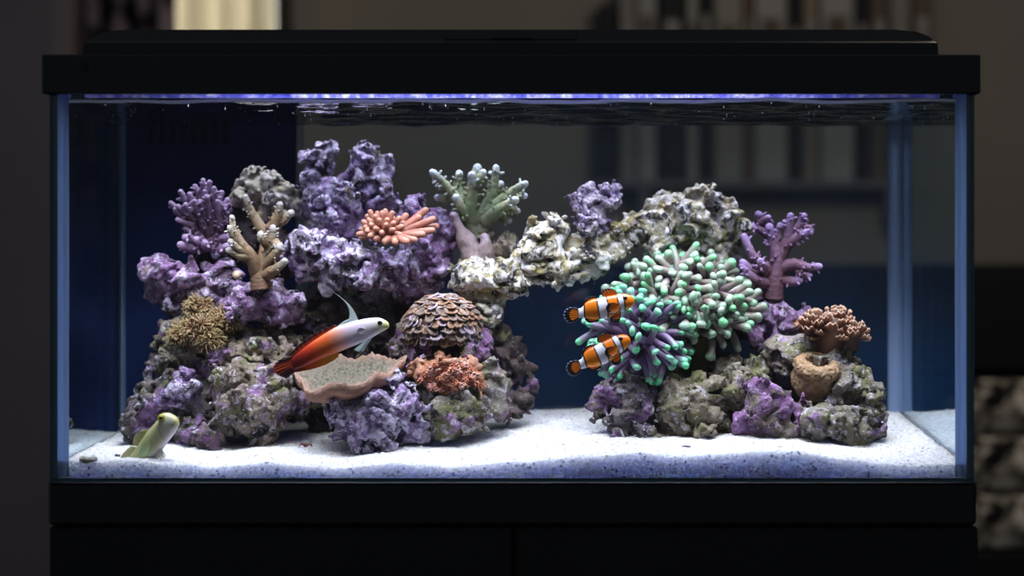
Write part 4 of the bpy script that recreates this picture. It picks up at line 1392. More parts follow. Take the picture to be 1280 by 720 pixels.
def hammer(label, centre, y, rx, ry, rz, count, L, cols_list, core_k, axis, lim, stalk, r=.0033, tip=.0046, lean=0.0, flat=1.0):
    c = W(centre[0], centre[1], y)
    root = empty('hammer_coral', W(stalk[-1][0], stalk[-1][1], y + .01), label, 'coral', 'hammer corals')
    # fleshy core
    nu, nv = 28, 18
    V = []
    for i in range(nv):
        ph = math.pi * i / (nv - 1)
        for j in range(nu):
            th = 2 * math.pi * j / nu
            V.append(c + np.array([rx * math.sin(ph) * math.cos(th), ry * math.sin(ph) * math.sin(th), rz * math.cos(ph)]) * core_k)
    Fc = [(i * nu + j, i * nu + (j + 1) % nu, (i + 1) * nu + (j + 1) % nu, (i + 1) * nu + j) for i in range(nv - 1) for j in range(nu)]
    V = np.array(V)
    mesh('oral_disc', V, Fc, m_tent, root, np.tile(np.array(srgb(104, 82, 108)), (len(V), 1)))
    V, Fc, t = tube([W(p[0], p[1], y + p[2]) for p in stalk], [p[3] * S(y) for p in stalk], 20, 18, .0012, 160)
    mesh('stalk', V, Fc, m_branch, root, lerp3([(0, srgb(92, 88, 60)), (1, srgb(70, 62, 46))], t))
    variants = []
    for k in range(14):
        variants.append(tentacle_mesh('tentacle', L * rnd.uniform(.86, 1.15), r * rnd.uniform(.9, 1.15), tip * rnd.uniform(.85, 1.15),
                                      rnd.uniform(-.7, .8), rnd.choice([1.0, 1.15, 1.4, 1.7]), cols_list[k % len(cols_list)], m_tent, k))
    ga = math.pi * (3 - math.sqrt(5))
    made, k, total = 0, 0, count * 2
    org = abs_loc(root)
    ax = Vector(axis).normalized()
    for k in range(total):
        z = 1 - 2 * (k + .5) / total
        rr_ = math.sqrt(max(0, 1 - z * z))
        n = Vector((rr_ * math.cos(ga * k), rr_ * math.sin(ga * k), z))
        if n.dot(ax) < lim or made >= 298:
            continue
        p = c + np.array([rx * n.x, ry * n.y, rz * n.z]) * core_k * .92
        nn = Vector((n.x / rx, n.y / ry, n.z / rz)).normalized()
        g_ = [float(gnoise(np.array([p * 30 + o_]))[0]) for o_ in (0.0, 7.3, 13.9)]
        nn = (nn * .75 + n * .25 + Vector(g_) * lean + Vector((rnd.uniform(-.2, .2), rnd.uniform(-.2, .2), rnd.uniform(-.2, .2)))).normalized()
        nn.y *= flat
        nn.normalize()
        q = nn.to_track_quat('Z', 'Y') @ Euler((0, 0, rnd.uniform(0, 6.28))).to_quaternion()
        o = link('tentacle', rnd.choice(variants), root, p - org)
        o.rotation_mode = 'QUATERNION'
        o.rotation_quaternion = q
        sc = rnd.uniform(.88, 1.12)
        o.scale = (sc, sc, sc * ((1 - core_k) * np.linalg.norm([rx * n.x, ry * n.y, rz * n.z]) / L * .95 + .05))
        made += 1


dome_cols = [
    [(0, srgb(74, 58, 84)), (.4, srgb(120, 100, 114)), (.72, srgb(138, 122, 118)), (.94, srgb(138, 134, 122)), (.995, srgb(136, 152, 134)), (1, srgb(136, 166, 142))],
    [(0, srgb(74, 58, 84)), (.4, srgb(124, 102, 114)), (.75, srgb(138, 126, 120)), (.96, srgb(136, 136, 122)), (1, srgb(146, 164, 148))],
    [(0, srgb(70, 56, 82)), (.45, srgb(122, 104, 118)), (.78, srgb(138, 130, 122)), (.96, srgb(128, 138, 120)), (1, srgb(110, 176, 128))],
]
front_cols = [
    [(0, srgb(70, 52, 82)), (.4, srgb(108, 86, 122)), (.76, srgb(126, 106, 134)), (.96, srgb(122, 120, 134)), (.995, srgb(98, 164, 136)), (1, srgb(98, 200, 144))],
    [(0, srgb(70, 52, 82)), (.5, srgb(108, 88, 128)), (.8, srgb(126, 110, 142)), (.97, srgb(124, 136, 142)), (1, srgb(120, 190, 158))],
]
hammer('large domed hammer coral with mint green tips on the right rock heap', (847, 384), Yd(.145), .090, .058, .065, 238, .036, dome_cols, .52,
       (0, -.75, .66), -.22, [(868, 405, 0, 22), (868, 440, .004, 18), (862, 478, .01, 20)], .0046, .0039, 1.25)
hammer('smaller hammer coral with long mauve tentacles behind the clownfish', (799, 422), Yd(.105), .057, .050, .050, 130, .036, front_cols, .30,
       (0, -.9, .1), -.35, [(805, 430, .02, 16), (812, 455, .022, 14), (818, 482, .02, 16)], .0042, .0031, .35, .42)


# tufted brown coral ---------------------------------------------------------
def polyp_mesh(name, n, L, r, cols, mat, seed, droop=.4):
    rs = np.random.RandomState(seed)
    mbp = MB()
    for k in range(n):
        a = 2 * math.pi * (k + rs.rand() * .5) / n
        el = rs.uniform(.25, 1.3)
        d = np.array([math.cos(a) * math.cos(el), math.sin(a) * math.cos(el), math.sin(el)])
        l = L * rs.uniform(.8, 1.2)
        V, Fc, t = tube([np.zeros(3), d * l * .55, d * l + np.array([0, 0, -droop * l * .25])], [r * 1.2, r, r * .55], 6, 5)
        mbp.add(V, Fc, lerp3(cols, t))
    return mesh_data(name, mbp.v, mbp.f, mat, mbp.c)


m_poly = vc_mat('polyp_skin', .5, .4, .3, .003)


def tuft_coral(name, label, lumps, y, n, pm, base_cols, squash=.75):
    b = W(lumps[0][0], lumps[0][1] + lumps[0][2] * .6, y)
    root = empty(name, b, label, 'coral', 'polyp corals')
    org = b
    for (px, py, r, dy) in lumps:
        c = W(px, py, y + dy); R = r * S(y)
        V, Fc, t = tube([c + np.array([0, .01, -R * .8]), c + np.array([0, 0, R * .25])], [R * .75, R * .62], 8, 14, .001, 200)
        mesh('fleshy_base', V, Fc, m_poly, root, np.tile(np.array(base_cols), (len(V), 1)))
        ga = math.pi * (3 - math.sqrt(5))
        for k in range(n):
            z = 1 - 1.55 * (k + .5) / n
            rr_ = math.sqrt(max(0, 1 - z * z))
            d = Vector((rr_ * math.cos(ga * k + px), rr_ * math.sin(ga * k + px), z))
            if d.y > .55:
                continue
            p = c + np.array([d.x, d.y, d.z * squash]) * R * .72
            o = link('polyp', rnd.choice(pm), root, p - org)
            o.rotation_mode = 'QUATERNION'
            o.rotation_quaternion = (d * .8 + Vector((0, 0, .25))).normalized().to_track_quat('Z', 'Y')
            s_ = rnd.uniform(.8, 1.15)
            o.scale = (s_, s_, s_)
    return root


pcols = [(0, srgb(100, 68, 54)), (.55, srgb(134, 100, 74)), (1, srgb(172, 158, 112))]
pm = [polyp_mesh('polyp', 22, .0115, .00065, pcols, m_poly, k) for k in range(5)]
yt = hit_y(255, 425) - .016
tuft_coral('tufted_coral', 'brown tufted coral with spiky polyps below the purple ledge', [(252, 412, 27, 0), (250, 386, 18, .008), (282, 402, 17, .004), (230, 420, 17, .006), (265, 426, 16, -.004)], yt, 22, pm, srgb(96, 66, 54))

# ruffled brown coral: petals
def petal_mesh(name, w, l, seed, cols, mat):
    rs = np.random.RandomState(seed)
    nu, nv = 9, 7
    V, tt = [], []
    for th in (0, 1):
        for i in range(nv):
            v = i / (nv - 1)
            for j in range(nu):
                u = j / (nu - 1) * 2 - 1
                ww = w * (.35 + .65 * math.sin(min(1, v * 1.15) * math.pi / 2))
                x = u * ww
                zz = l * v * (1 - .18 * u * u)
                yy = .25 * l * v * v + .0011 * math.sin(u * 7 + seed) * v * 1.6 + (th - .5) * .0011
                V.append((x, yy, zz)); tt.append(v)
    Fc = []
    o2 = nu * nv
    for i in range(nv - 1):
        for j in range(nu - 1):
            a = i * nu + j
            Fc.append((a, a + 1, a + nu + 1, a + nu)); Fc.append((o2 + a, o2 + a + nu, o2 + a + nu + 1, o2 + a + 1))
    for j in range(nu - 1):
        a = (nv - 1) * nu + j; Fc.append((a, a + 1, o2 + a + 1, o2 + a))
    for i in range(nv - 1):
        a = i * nu; Fc.append((a, a + nu, o2 + a + nu, o2 + a))
        a = i * nu + nu - 1; Fc.append((a, o2 + a, o2 + a + nu, a + nu))
    return mesh_data(name, V, Fc, mat, lerp3(cols, np.array(tt)))


rcols = [(0, srgb(80, 52, 40)), (.6, srgb(116, 82, 64)), (1, srgb(152, 122, 102))]
rp = [petal_mesh('frill', .0058, .0125, k, rcols, m_poly) for k in range(5)]
yr = hit_y(1045, 432) - .004
tuft_coral('ruffled_coral', 'brown ruffled coral with leafy frills on top of the tall olive rock', [(1040, 416, 30, 0), (1018, 408, 15, -.002), (1062, 420, 18, -.002), (1045, 404, 16, .004)], yr, 22, rp, srgb(90, 60, 46), .6)
# small salmon ones next to it
ot = [polyp_mesh('polyp', 9, .005, .0011, [(0, srgb(150, 90, 60)), (1, srgb(206, 150, 112))], m_poly, 60 + k) for k in range(3)]
tuft_coral('button_polyps', 'little tuft of orange button polyps beside the ruffled coral', [(1003, 405, 8, 0)], hit_y(1003, 412) - .003, 8, ot, srgb(150, 94, 66))

# plate coral ---------------------------------------------------------------
ypl = Yd(.07)
pc_ = W(432, 468, ypl)
nr_, nt_ = 46, 150
V, C_ = [], []
for side in (0, 1):
    for i in range(nr_):
        u = i / (nr_ - 1)
        for j in range(nt_):
            th = 2 * math.pi * j / nt_
            R = 1 + .09 * math.sin(3 * th + 1) + .06 * math.sin(5 * th + .4) + .035 * math.sin(11 * th)
            x = .0545 * R * u * math.cos(th); y = .040 * R * u * math.sin(th)
            z = .0075 * (u ** 2 - .6) + .0035 * u ** 3 * math.sin(7 * th + 1) + .012 * (x / .054) * .55 + y * .32
            if side:
                z -= .0085 + .013 * (1 - u ** 1.6); x *= .95; y *= .93
            V.append(pc_ + np.array([x, y, z]))
            n_ = gnoise(np.array([[x * 300, y * 300, side * 9.0]]))[0]
            if side == 0:
                top_ = np.array(srgb(104, 94, 80)) if n_ > -.15 else np.array(srgb(66, 68, 46))
                C_.append(top_ * (1 - u ** 10) + np.array(srgb(158, 122, 106)) * u ** 10)
            else:
                C_.append(np.array(srgb(172, 128, 108)))
V = np.array(V)
k = nr_ * nt_
tops = V[:k].copy()
ridge = np.abs(gnoise(tops * 170)) * .0046 + np.abs(gnoise(tops * 380 + 3)) * .0024
V[:k, 2] += ridge
Fc = []
for i in range(nr_ - 1):
    for j in range(nt_):
        a, b_ = i * nt_ + j, i * nt_ + (j + 1) % nt_
        Fc.append((a, a + nt_, b_ + nt_, b_))
        Fc.append((k + a, k + b_, k + b_ + nt_, k + a + nt_))
for j in range(nt_):
    a, b_ = (nr_ - 1) * nt_ + j, (nr_ - 1) * nt_ + (j + 1) % nt_
    Fc.append((a, k + a, k + b_, b_))
plate = empty('plate_coral', pc_ - np.array([0, 0, .022]), 'flat beige plate coral with a pink rim under the firefish', 'coral')
mesh('plate', V, Fc, m_branch, plate, np.array(C_))
V, Fc, t = tube([pc_ + np.array([.008, .012, -.03]), pc_ + np.array([.006, .004, -.020])], [.012, .018], 10, 16, .001, 150)
mesh('stem', V, Fc, m_branch, plate, lerp3([(0, srgb(120, 88, 78)), (1, srgb(160, 116, 98))], t))

# scaly dome coral ----------------------------------------------------------
ysc = hit_y(553, 418) + .022
dc = W(553, 411, ysc)
dome = empty('scaly_dome_coral', dc - np.array([0, 0, .022]), 'brown dome coral covered with overlapping scales beneath the arch', 'coral')
RX, RY, RZ = .041, .034, .036
nu, nv = 26, 14
V = []
for i in range(nv):
    ph = math.pi * .62 * i / (nv - 1)
    for j in range(nu):
        th = 2 * math.pi * j / nu
        V.append(dc + np.array([RX * .93 * math.sin(ph) * math.cos(th), RY * .93 * math.sin(ph) * math.sin(th), RZ * .93 * math.cos(ph)]))
Fc = [(i * nu + j, (i + 1) * nu + j, (i + 1) * nu + (j + 1) % nu, i * nu + (j + 1) % nu) for i in range(nv - 1) for j in range(nu)]
mesh('dome', V, Fc, m_branch, dome, np.tile(np.array(srgb(78, 52, 44)), (nu * nv, 1)))


def scale_mesh(seed, c0, c1):
    rs = np.random.RandomState(seed)
    n = 12
    V, c = [], []
    for side in (0, 1):
        for ring, rr_ in enumerate((.0001, .55, 1.0)):
            for j in range(n):
                th = 2 * math.pi * j / n
                R = rr_ * (1 + .10 * math.sin(2 * th + seed) + .06 * math.sin(5 * th))
                V.append((.0062 * R * math.cos(th), .0048 * R * math.sin(th), .0012 * rr_ ** 2 - side * .0015))
                c.append(np.array(c0) * (1 - rr_ ** 3) + np.array(c1) * rr_ ** 3)
    Fc = []
    for side in (0, 1):
        o_ = side * 3 * n
        for i in range(2):
            for j in range(n):
                q = (o_ + i * n + j, o_ + (i + 1) * n + j, o_ + (i + 1) * n + (j + 1) % n, o_ + i * n + (j + 1) % n)
                Fc.append(q if side == 0 else tuple(reversed(q)))
    for j in range(n):
        Fc.append((2 * n + j, 5 * n + j, 5 * n + (j + 1) % n, 2 * n + (j + 1) % n))
    return mesh_data('scale', V, Fc, m_branch, c)


scs = [scale_mesh(k, srgb(98, 76, 66), srgb(146, 128, 118)) for k in range(3)] + [scale_mesh(7 + k, srgb(110, 78, 58), srgb(160, 124, 100)) for k in range(2)] + [scale_mesh(12, srgb(120, 96, 110), srgb(196, 180, 196))]
rows_ = 11
org = abs_loc(dome)
for i in range(rows_):
    ph = math.pi * (.04 + .57 * i / (rows_ - 1))
    m_ = max(1, int(2 * math.pi * RX * math.sin(ph) / .0080))
    for j in range(m_):
        th = 2 * math.pi * (j + .5 * (i % 2)) / m_ + rnd.uniform(-.05, .05)
        n = Vector((math.sin(ph) * math.cos(th), math.sin(ph) * math.sin(th), math.cos(ph)))
        if n.y > .45 or rnd.random() < .06:
            continue
        p = dc + np.array([RX * n.x, RY * n.y, RZ * n.z])
        o = link('scale', rnd.choice(scs), dome, p - org)
        tl_ = (n + Vector((rnd.uniform(-.4, .4), rnd.uniform(-.4, .4), rnd.uniform(.3, .8)))).normalized()
        o.rotation_mode = 'QUATERNION'
        o.rotation_quaternion = tl_.to_track_quat('Z', 'X') @ Euler((0, 0, rnd.uniform(0, 6.3))).to_quaternion()
        s_ = rnd.uniform(.65, 1.2)
        o.scale = (s_, s_, s_)

# orange polyp coral --------------------------------------------------------
yo = Yd(.065)
blobs = [(560, 478, yo + .012, 22), (578, 470, yo + .012, 20), (545, 465, yo + .012, 18), (568, 498, yo + .008, 20), (590, 482, yo + .016, 18), (528, 466, yo + .012, 13), (555, 458, yo + .016, 16)]
V, Fc = make_iso(blobs, .3, 1.3, True, .0004)
oc = empty('orange_polyp_coral', W(562, 512, yo + .01), 'orange and pink polyp coral crusting the olive rock', 'coral')
mesh('crust', V, Fc, RM['orange'], oc)
obv = BVHTree.FromPolygons(V.tolist(), Fc.tolist())
bead = []
for k, (c0, c1) in enumerate(((srgb(150, 84, 60), srgb(192, 124, 96)), (srgb(164, 102, 88), srgb(204, 156, 146)), (srgb(140, 78, 58), srgb(178, 110, 84)))):
    mbp = MB()
    for q in range(6):
        a = q * 1.05 + k
        V2, F2, t2 = tube([(0, 0, -.001), (.0016 * math.cos(a), .0016 * math.sin(a), .0016 + .0006 * math.sin(q * 2.1))], [.0011, .0009], 4, 6)
        mbp.add(V2, F2, lerp3([(0, c0), (1, c1)], t2))
    bead.append(mesh_data('polyp', mbp.v, mbp.f, m_poly, mbp.c))
org = abs_loc(oc)
cnt = 0
for k in range(900):
    px, py = rnd.uniform(512, 606), rnd.uniform(444, 512)
    d = (Vector(W(px, py, .1)) - CAM).normalized()
    loc, nrm, i, dist = obv.ray_cast(CAM, d)
    if loc is None or (px - 562) ** 2 / 40 ** 2 + (py - 484) ** 2 / 32 ** 2 > 1 or cnt >= 170:
        continue
    o = link('polyp', rnd.choice(bead), oc, np.array(loc) - org)
    o.rotation_mode = 'QUATERNION'
    o.rotation_quaternion = nrm.to_track_quat('Z', 'Y')
    s_ = rnd.uniform(.8, 1.3); o.scale = (s_, s_, s_)
    cnt += 1
# folded rim standing over it
rim = []
for u in np.linspace(0, 1, 60):
    px = np.interp(u, [0, .15, .35, .55, .8, 1], [509, 530, 556, 578, 594, 603]); py = np.interp(u, [0, .15, .35, .55, .8, 1], [466, 458, 449, 454, 472, 496])
    rim.append((px, py + 2 * math.sin(u * 22)))
V, Fc = [], []
for u, (px, py) in enumerate(rim):
    w_ = .006 * math.sin(math.pi * (u + 2) / 64) + .002
    p = W(px, py, yo + .008 + .006 * math.sin(u * .21))
    V += [p + np.array([0, -w_, 0]), p + np.array([0, -w_ * .2, .0028]), p + np.array([0, w_, .001]), p + np.array([0, w_, -.004]), p + np.array([0, -w_ * .5, -.004])]
for u in range(59):
    for j in range(5):
        Fc.append((u * 5 + j, u * 5 + (j + 1) % 5, (u + 1) * 5 + (j + 1) % 5, (u + 1) * 5 + j))
Fc += [(4, 3, 2, 1, 0), tuple(59 * 5 + j for j in range(5))]
mesh('folded_rim', V, Fc, RM['orange'], oc)

# orange cup coral ----------------------------------------------------------
yk = hit_y(1018, 470) - .014
cc = W(1021, 459, yk)


def cup_extra(P, d):
    ax = np.array([.12, -.42, .90]); ax /= np.linalg.norm(ax)
    q = P - cc
    h_ = q @ ax
    rad = np.linalg.norm(q - h_[:, None] * ax, axis=1)
    ring = np.sqrt((rad - .0165) ** 2 + h_ ** 2) - .0088
    body = np.sqrt(rad ** 2 + (h_ + .014) ** 2) - .0240
    dish = np.sqrt(rad ** 2 + (h_ - .007) ** 2) - .0125
    e = np.maximum(np.minimum(ring, body), -dish)
    return e + gnoise(P * 330) * .0018 + gnoise(P * 90) * .0016


V, Fc = make_iso([(1022, 462, yk, 30), (1022, 476, yk + .004, 26)], 0, 0, False, extra=cup_extra, h=.0013)
DONE.pop()
tag(mesh('cup_coral', V, Fc, RM['cup']), 'orange-brown cup coral with an open rim on the tall olive rock', 'coral')

# lilac cauliflower coral on the arch ---------------------------------------
V, Fc = make_iso([(a, b, Yd(c), d) for a, b, c, d in [(742, 258, .135, 16), (728, 254, .14, 11), (757, 250, .138, 15), (742, 276, .13, 20), (738, 290, .135, 16)]], .2, 2.0, True, .0004)
tag(mesh('cauliflower_coral', V, Fc, RM['lilac']), 'lilac knobbly cauliflower coral on the middle of the arch', 'coral')

# ------------------------------------------------------------------ fish
m_fish = vc_mat('fish_skin', .32, .5, .12, .0015)
m_fin = vc_mat('fish_fin', .4, .4, .06, .001)
m_eye, nt, out = new_mat('fish_eye'); bsdf(nt, out, (0.004, 0.004, 0.008), .08, 0, .8)


def body_loft(top, bot, wid, y, colf, n=110, seg=44, power=1.0):
    """top / bottom outlines in the side plane, half widths in px; closed ends"""
    T = catmull(np.array([(p[0], p[1], 0) for p in top], float), n)
    Bt = catmull(np.array([(p[0], p[1], 0) for p in bot], float), n)
    w = np.interp(np.linspace(0, 1, n), np.linspace(0, 1, len(wid)), wid)
    s = S(y)
    V, c = [], []
    for i in range(n):
        m_, h_ = (T[i] + Bt[i]) / 2, (T[i] - Bt[i]) / 2
        for j in range(seg):
            a = 2 * math.pi * j / seg
            ca, sa = math.cos(a), math.sin(a)
            q = m_ + h_ * ca
            yy = -math.copysign(abs(sa) ** power, sa) * w[i] * s
            V.append(W(q[0], q[1], y) + np.array([0, yy, 0]))
            c.append(colf(q[0], q[1], i / (n - 1), ca, sa))
    Fc = [(i * seg + j, i * seg + (j + 1) % seg, (i + 1) * seg + (j + 1) % seg, (i + 1) * seg + j) for i in range(n - 1) for j in range(seg)]
    Fc += [tuple(reversed(range(seg))), tuple(range((n - 1) * seg, n * seg))]
    return np.array(V), Fc, np.array(c)


def fin(base, edge, y, colf, dy=0.0, thick=.0007, ripple=.0006, rays=10, nu=36, nv=14, lean=0.0, taper=0.0):
    """membrane between a base line and an edge line (side-plane px), rippled along its rays"""
    A = catmull(np.array([(p[0], p[1], 0) for p in base], float), nu)
    E = catmull(np.array([(p[0], p[1], 0) for p in edge], float), nu)
    V, c = [], []
    for side in (0, 1):
        for i in range(nu):
            u = i / (nu - 1)
            for j in range(nv):
                v = j / (nv - 1)
                q = A[i] * (1 - v) + E[i] * v
                if taper:
                    kk = (1 - v) ** taper
                    q = q + ((A[i] - A[0]) * kk + A[0] - A[i]) * (1 - v)
                yy = dy + lean * v + ripple * math.sin(u * rays * 2 * math.pi) * v + (side - .5) * thick * (1 - .7 * v)
                V.append(W(q[0], q[1], y) + np.array([0, yy, 0]))
                c.append(colf(u, v, q[0], q[1]))
    Fc = []
    k = nu * nv
    for i in range(nu - 1):
        for j in range(nv - 1):
            a = i * nv + j
            Fc.append((a, a + 1, a + nv + 1, a + nv)); Fc.append((k + a, k + a + nv, k + a + nv + 1, k + a + 1))
        a = i * nv; Fc.append((a, a + nv, k + a + nv, k + a))
        a = i * nv + nv - 1; Fc.append((a, k + a, k + a + nv, a + nv))
    for j in range(nv - 1):
        Fc.append((j, k + j, k + j + 1, j + 1))
        a = (nu - 1) * nv + j; Fc.append((a, a + 1, k + a + 1, k + a))
    return np.array(V), Fc, np.array(c)


def eyeball(root, px, py, y, r, wpx_, ring=None, name='eye'):
    """eyes on both flanks"""
    s = S(y)
    for sd in (-1, 1):
        c = W(px, py, y) + np.array([0, sd * wpx_ * s, 0])
        nu, nv = 16, 9
        V = []
        for i in range(nv):
            ph = math.pi * i / (nv - 1)
            for j in range(nu):
                th = 2 * math.pi * j / nu
                V.append(c + r * s * np.array([math.sin(ph) * math.cos(th), sd * .55 * math.cos(ph), math.sin(ph) * math.sin(th)]))
        Fc = [(i * nu + j, i * nu + (j + 1) % nu, (i + 1) * nu + (j + 1) % nu, (i + 1) * nu + j) for i in range(nv - 1) for j in range(nu)]
        if ring is None:
            mesh(name, V, Fc, m_eye, root)
        else:
            e = mesh(name, V, Fc, m_fish, root, np.tile(np.array(ring), (len(V), 1)))
            c2 = c + np.array([0, sd * r * s * .40, 0])
            V2 = np.array(V) - c
            mesh('pupil', c2 + V2 * .46, Fc, m_eye, e)


mix3 = lambda a, b, t: np.array(a) * (1 - t) + np.array(b) * t
sst = lambda a, b, x: (lambda t: t * t * (3 - 2 * t))(min(1, max(0, (x - a) / (b - a))))

# firefish -------------------------------------------------------------------
yf = .062
ff_root = empty('firefish', W(430, 470, yf), 'firefish with white front, orange-red rear and tall white dorsal filament', 'fish')
top = [(486.5, 406.3), (485, 403), (481, 400), (473, 397.2), (459, 398), (448, 400.2), (435, 403.6), (420, 409), (405, 417.5), (386, 430), (370, 443), (364, 449)]
bot = [(486.5, 407.2), (486, 409.5), (482.5, 412), (476, 415.6), (461, 424), (446, 430.8), (436, 434.8), (424, 439.8), (410.6, 445), (392, 453), (376, 460), (368, 462)]


def fcol(px, py, t, ca, sa):
    a = (486 - px) + (py - 407) * .35            # distance back from the mouth
    c = mix3(srgb(232, 226, 232), srgb(224, 204, 226), sst(10, 45, a))
    c = mix3(c, srgb(232, 168, 150), sst(48, 70, a))
    c = mix3(c, srgb(232, 104, 44), sst(62, 86, a))
    c = mix3(c, srgb(192, 54, 22), sst(86, 112, a))
    c = mix3(c, srgb(120, 24, 16), sst(108, 132, a))
    c = mix3(c, srgb(222, 226, 150), .75 * sst(24, 4, a) * (1 - sst(.2, .9, ca)))
    c = mix3(c, srgb(232, 224, 120), .7 * sst(9, 1, a))
    return c


V, Fc, c = body_loft(top, bot, [.6, 2.4, 4.2, 6, 7.4, 8, 8, 7.8, 7.2, 6, 4.2, 2.6], yf, fcol)
mesh('body', V, Fc, m_fish, ff_root, c)
eyeball(ff_root, 475, 403.8, yf, 3.3, 5.0)
wh = np.array(srgb(214, 236, 232))
V, Fc, c = fin([(448.5, 401.5), (444, 402.5), (439, 404), (436.5, 405)], [(405, 357), (404.9, 357.1), (404.9, 357.2), (404.8, 357.3)], yf,
               lambda u, v, px, py: mix3(mix3(wh, srgb(232, 240, 240), v), srgb(170, 60, 50), .8 * sst(.12, 0, u) * (1 - v)), ripple=.0002, nu=14, nv=40, taper=1.6)
V = V.copy()
# bend the filament backward along its length
zb_ = zpy(402, yf); zt_ = zpy(357, yf)
tt_ = np.clip((V[:, 2] - zb_) / (zt_ - zb_), 0, 1)
V[:, 0] += .0068 * np.sin(tt_ * math.pi) ** 1.1
mesh('dorsal_filament', V, Fc, m_fin, ff_root, c)
V, Fc, c = fin([(440, 404), (432, 406), (423, 409.5)], [(438, 398), (430, 401.5), (422, 407.5)], yf, lambda u, v, px, py: wh * .9)
mesh('dorsal_web', V, Fc, m_fin, ff_root, c)
V, Fc, c = fin([(422, 409.5), (400, 421), (380, 435), (366, 447)], [(420, 405.5), (397, 415), (376, 429), (361, 443.5)], yf,
               lambda u, v, px, py: mix3(srgb(176, 60, 28), srgb(62, 8, 14), sst(.25, .8, v)) * (1 - .3 * u))
mesh('rear_dorsal_fin', V, Fc, m_fin, ff_root, c)
V, Fc, c = fin([(424, 438), (405, 446), (385, 454), (369, 461)], [(423, 446.5), (410, 454.5), (390, 461.5), (366, 466)], yf,
               lambda u, v, px, py: mix3(mix3(srgb(232, 150, 20), srgb(214, 84, 14), sst(.2, .7, u)), srgb(110, 22, 12), sst(.6, 1, u)))
mesh('anal_fin', V, Fc, m_fin, ff_root, c)
V, Fc, c = fin([(372, 444), (366, 450), (366, 457), (371, 463)], [(352, 447.5), (342.5, 457), (345, 467), (358, 473.5)], yf,
               lambda u, v, px, py: mix3(mix3(srgb(170, 52, 20), srgb(190, 70, 26), sst(.3, .5, u) * (1 - sst(.5, .7, u))), srgb(64, 8, 18), (1 - sst(.22, .42, u)) * sst(.02, .22, v) + sst(.60, .78, u) * sst(.02, .22, v)), ripple=.0008, rays=8)
mesh('tail_fin', V, Fc, m_fin, ff_root, c)
for dy, dx in ((-.004, 0), (.004, 3)):
    V, Fc, c = fin([(462 + dx, 422), (457 + dx, 425)], [(450 + dx, 440), (443.5 + dx, 437)], yf, lambda u, v, px, py: wh, dy=dy, lean=dy * .6, nu=10, rays=3)
    mesh('pelvic_fin', V, Fc, m_fin, ff_root, c)
V, Fc, c = fin([(458, 410.5), (458, 411.5), (458, 413), (458, 414)], [(452, 408.5), (447.5, 410.5), (447, 415), (451, 418)], yf, lambda u, v, px, py: np.array(srgb(230, 216, 232)), dy=-.0058, lean=-.0012, nu=12, rays=4)
mesh('pectoral_fin', V, Fc, m_fin, ff_root, c)


# clownfish ------------------------------------------------------------------
OR, BK, WT = np.array(srgb(240, 128, 10)), np.array(srgb(14, 10, 12)), np.array(srgb(238, 236, 248))
OR2 = np.array(srgb(188, 92, 16))


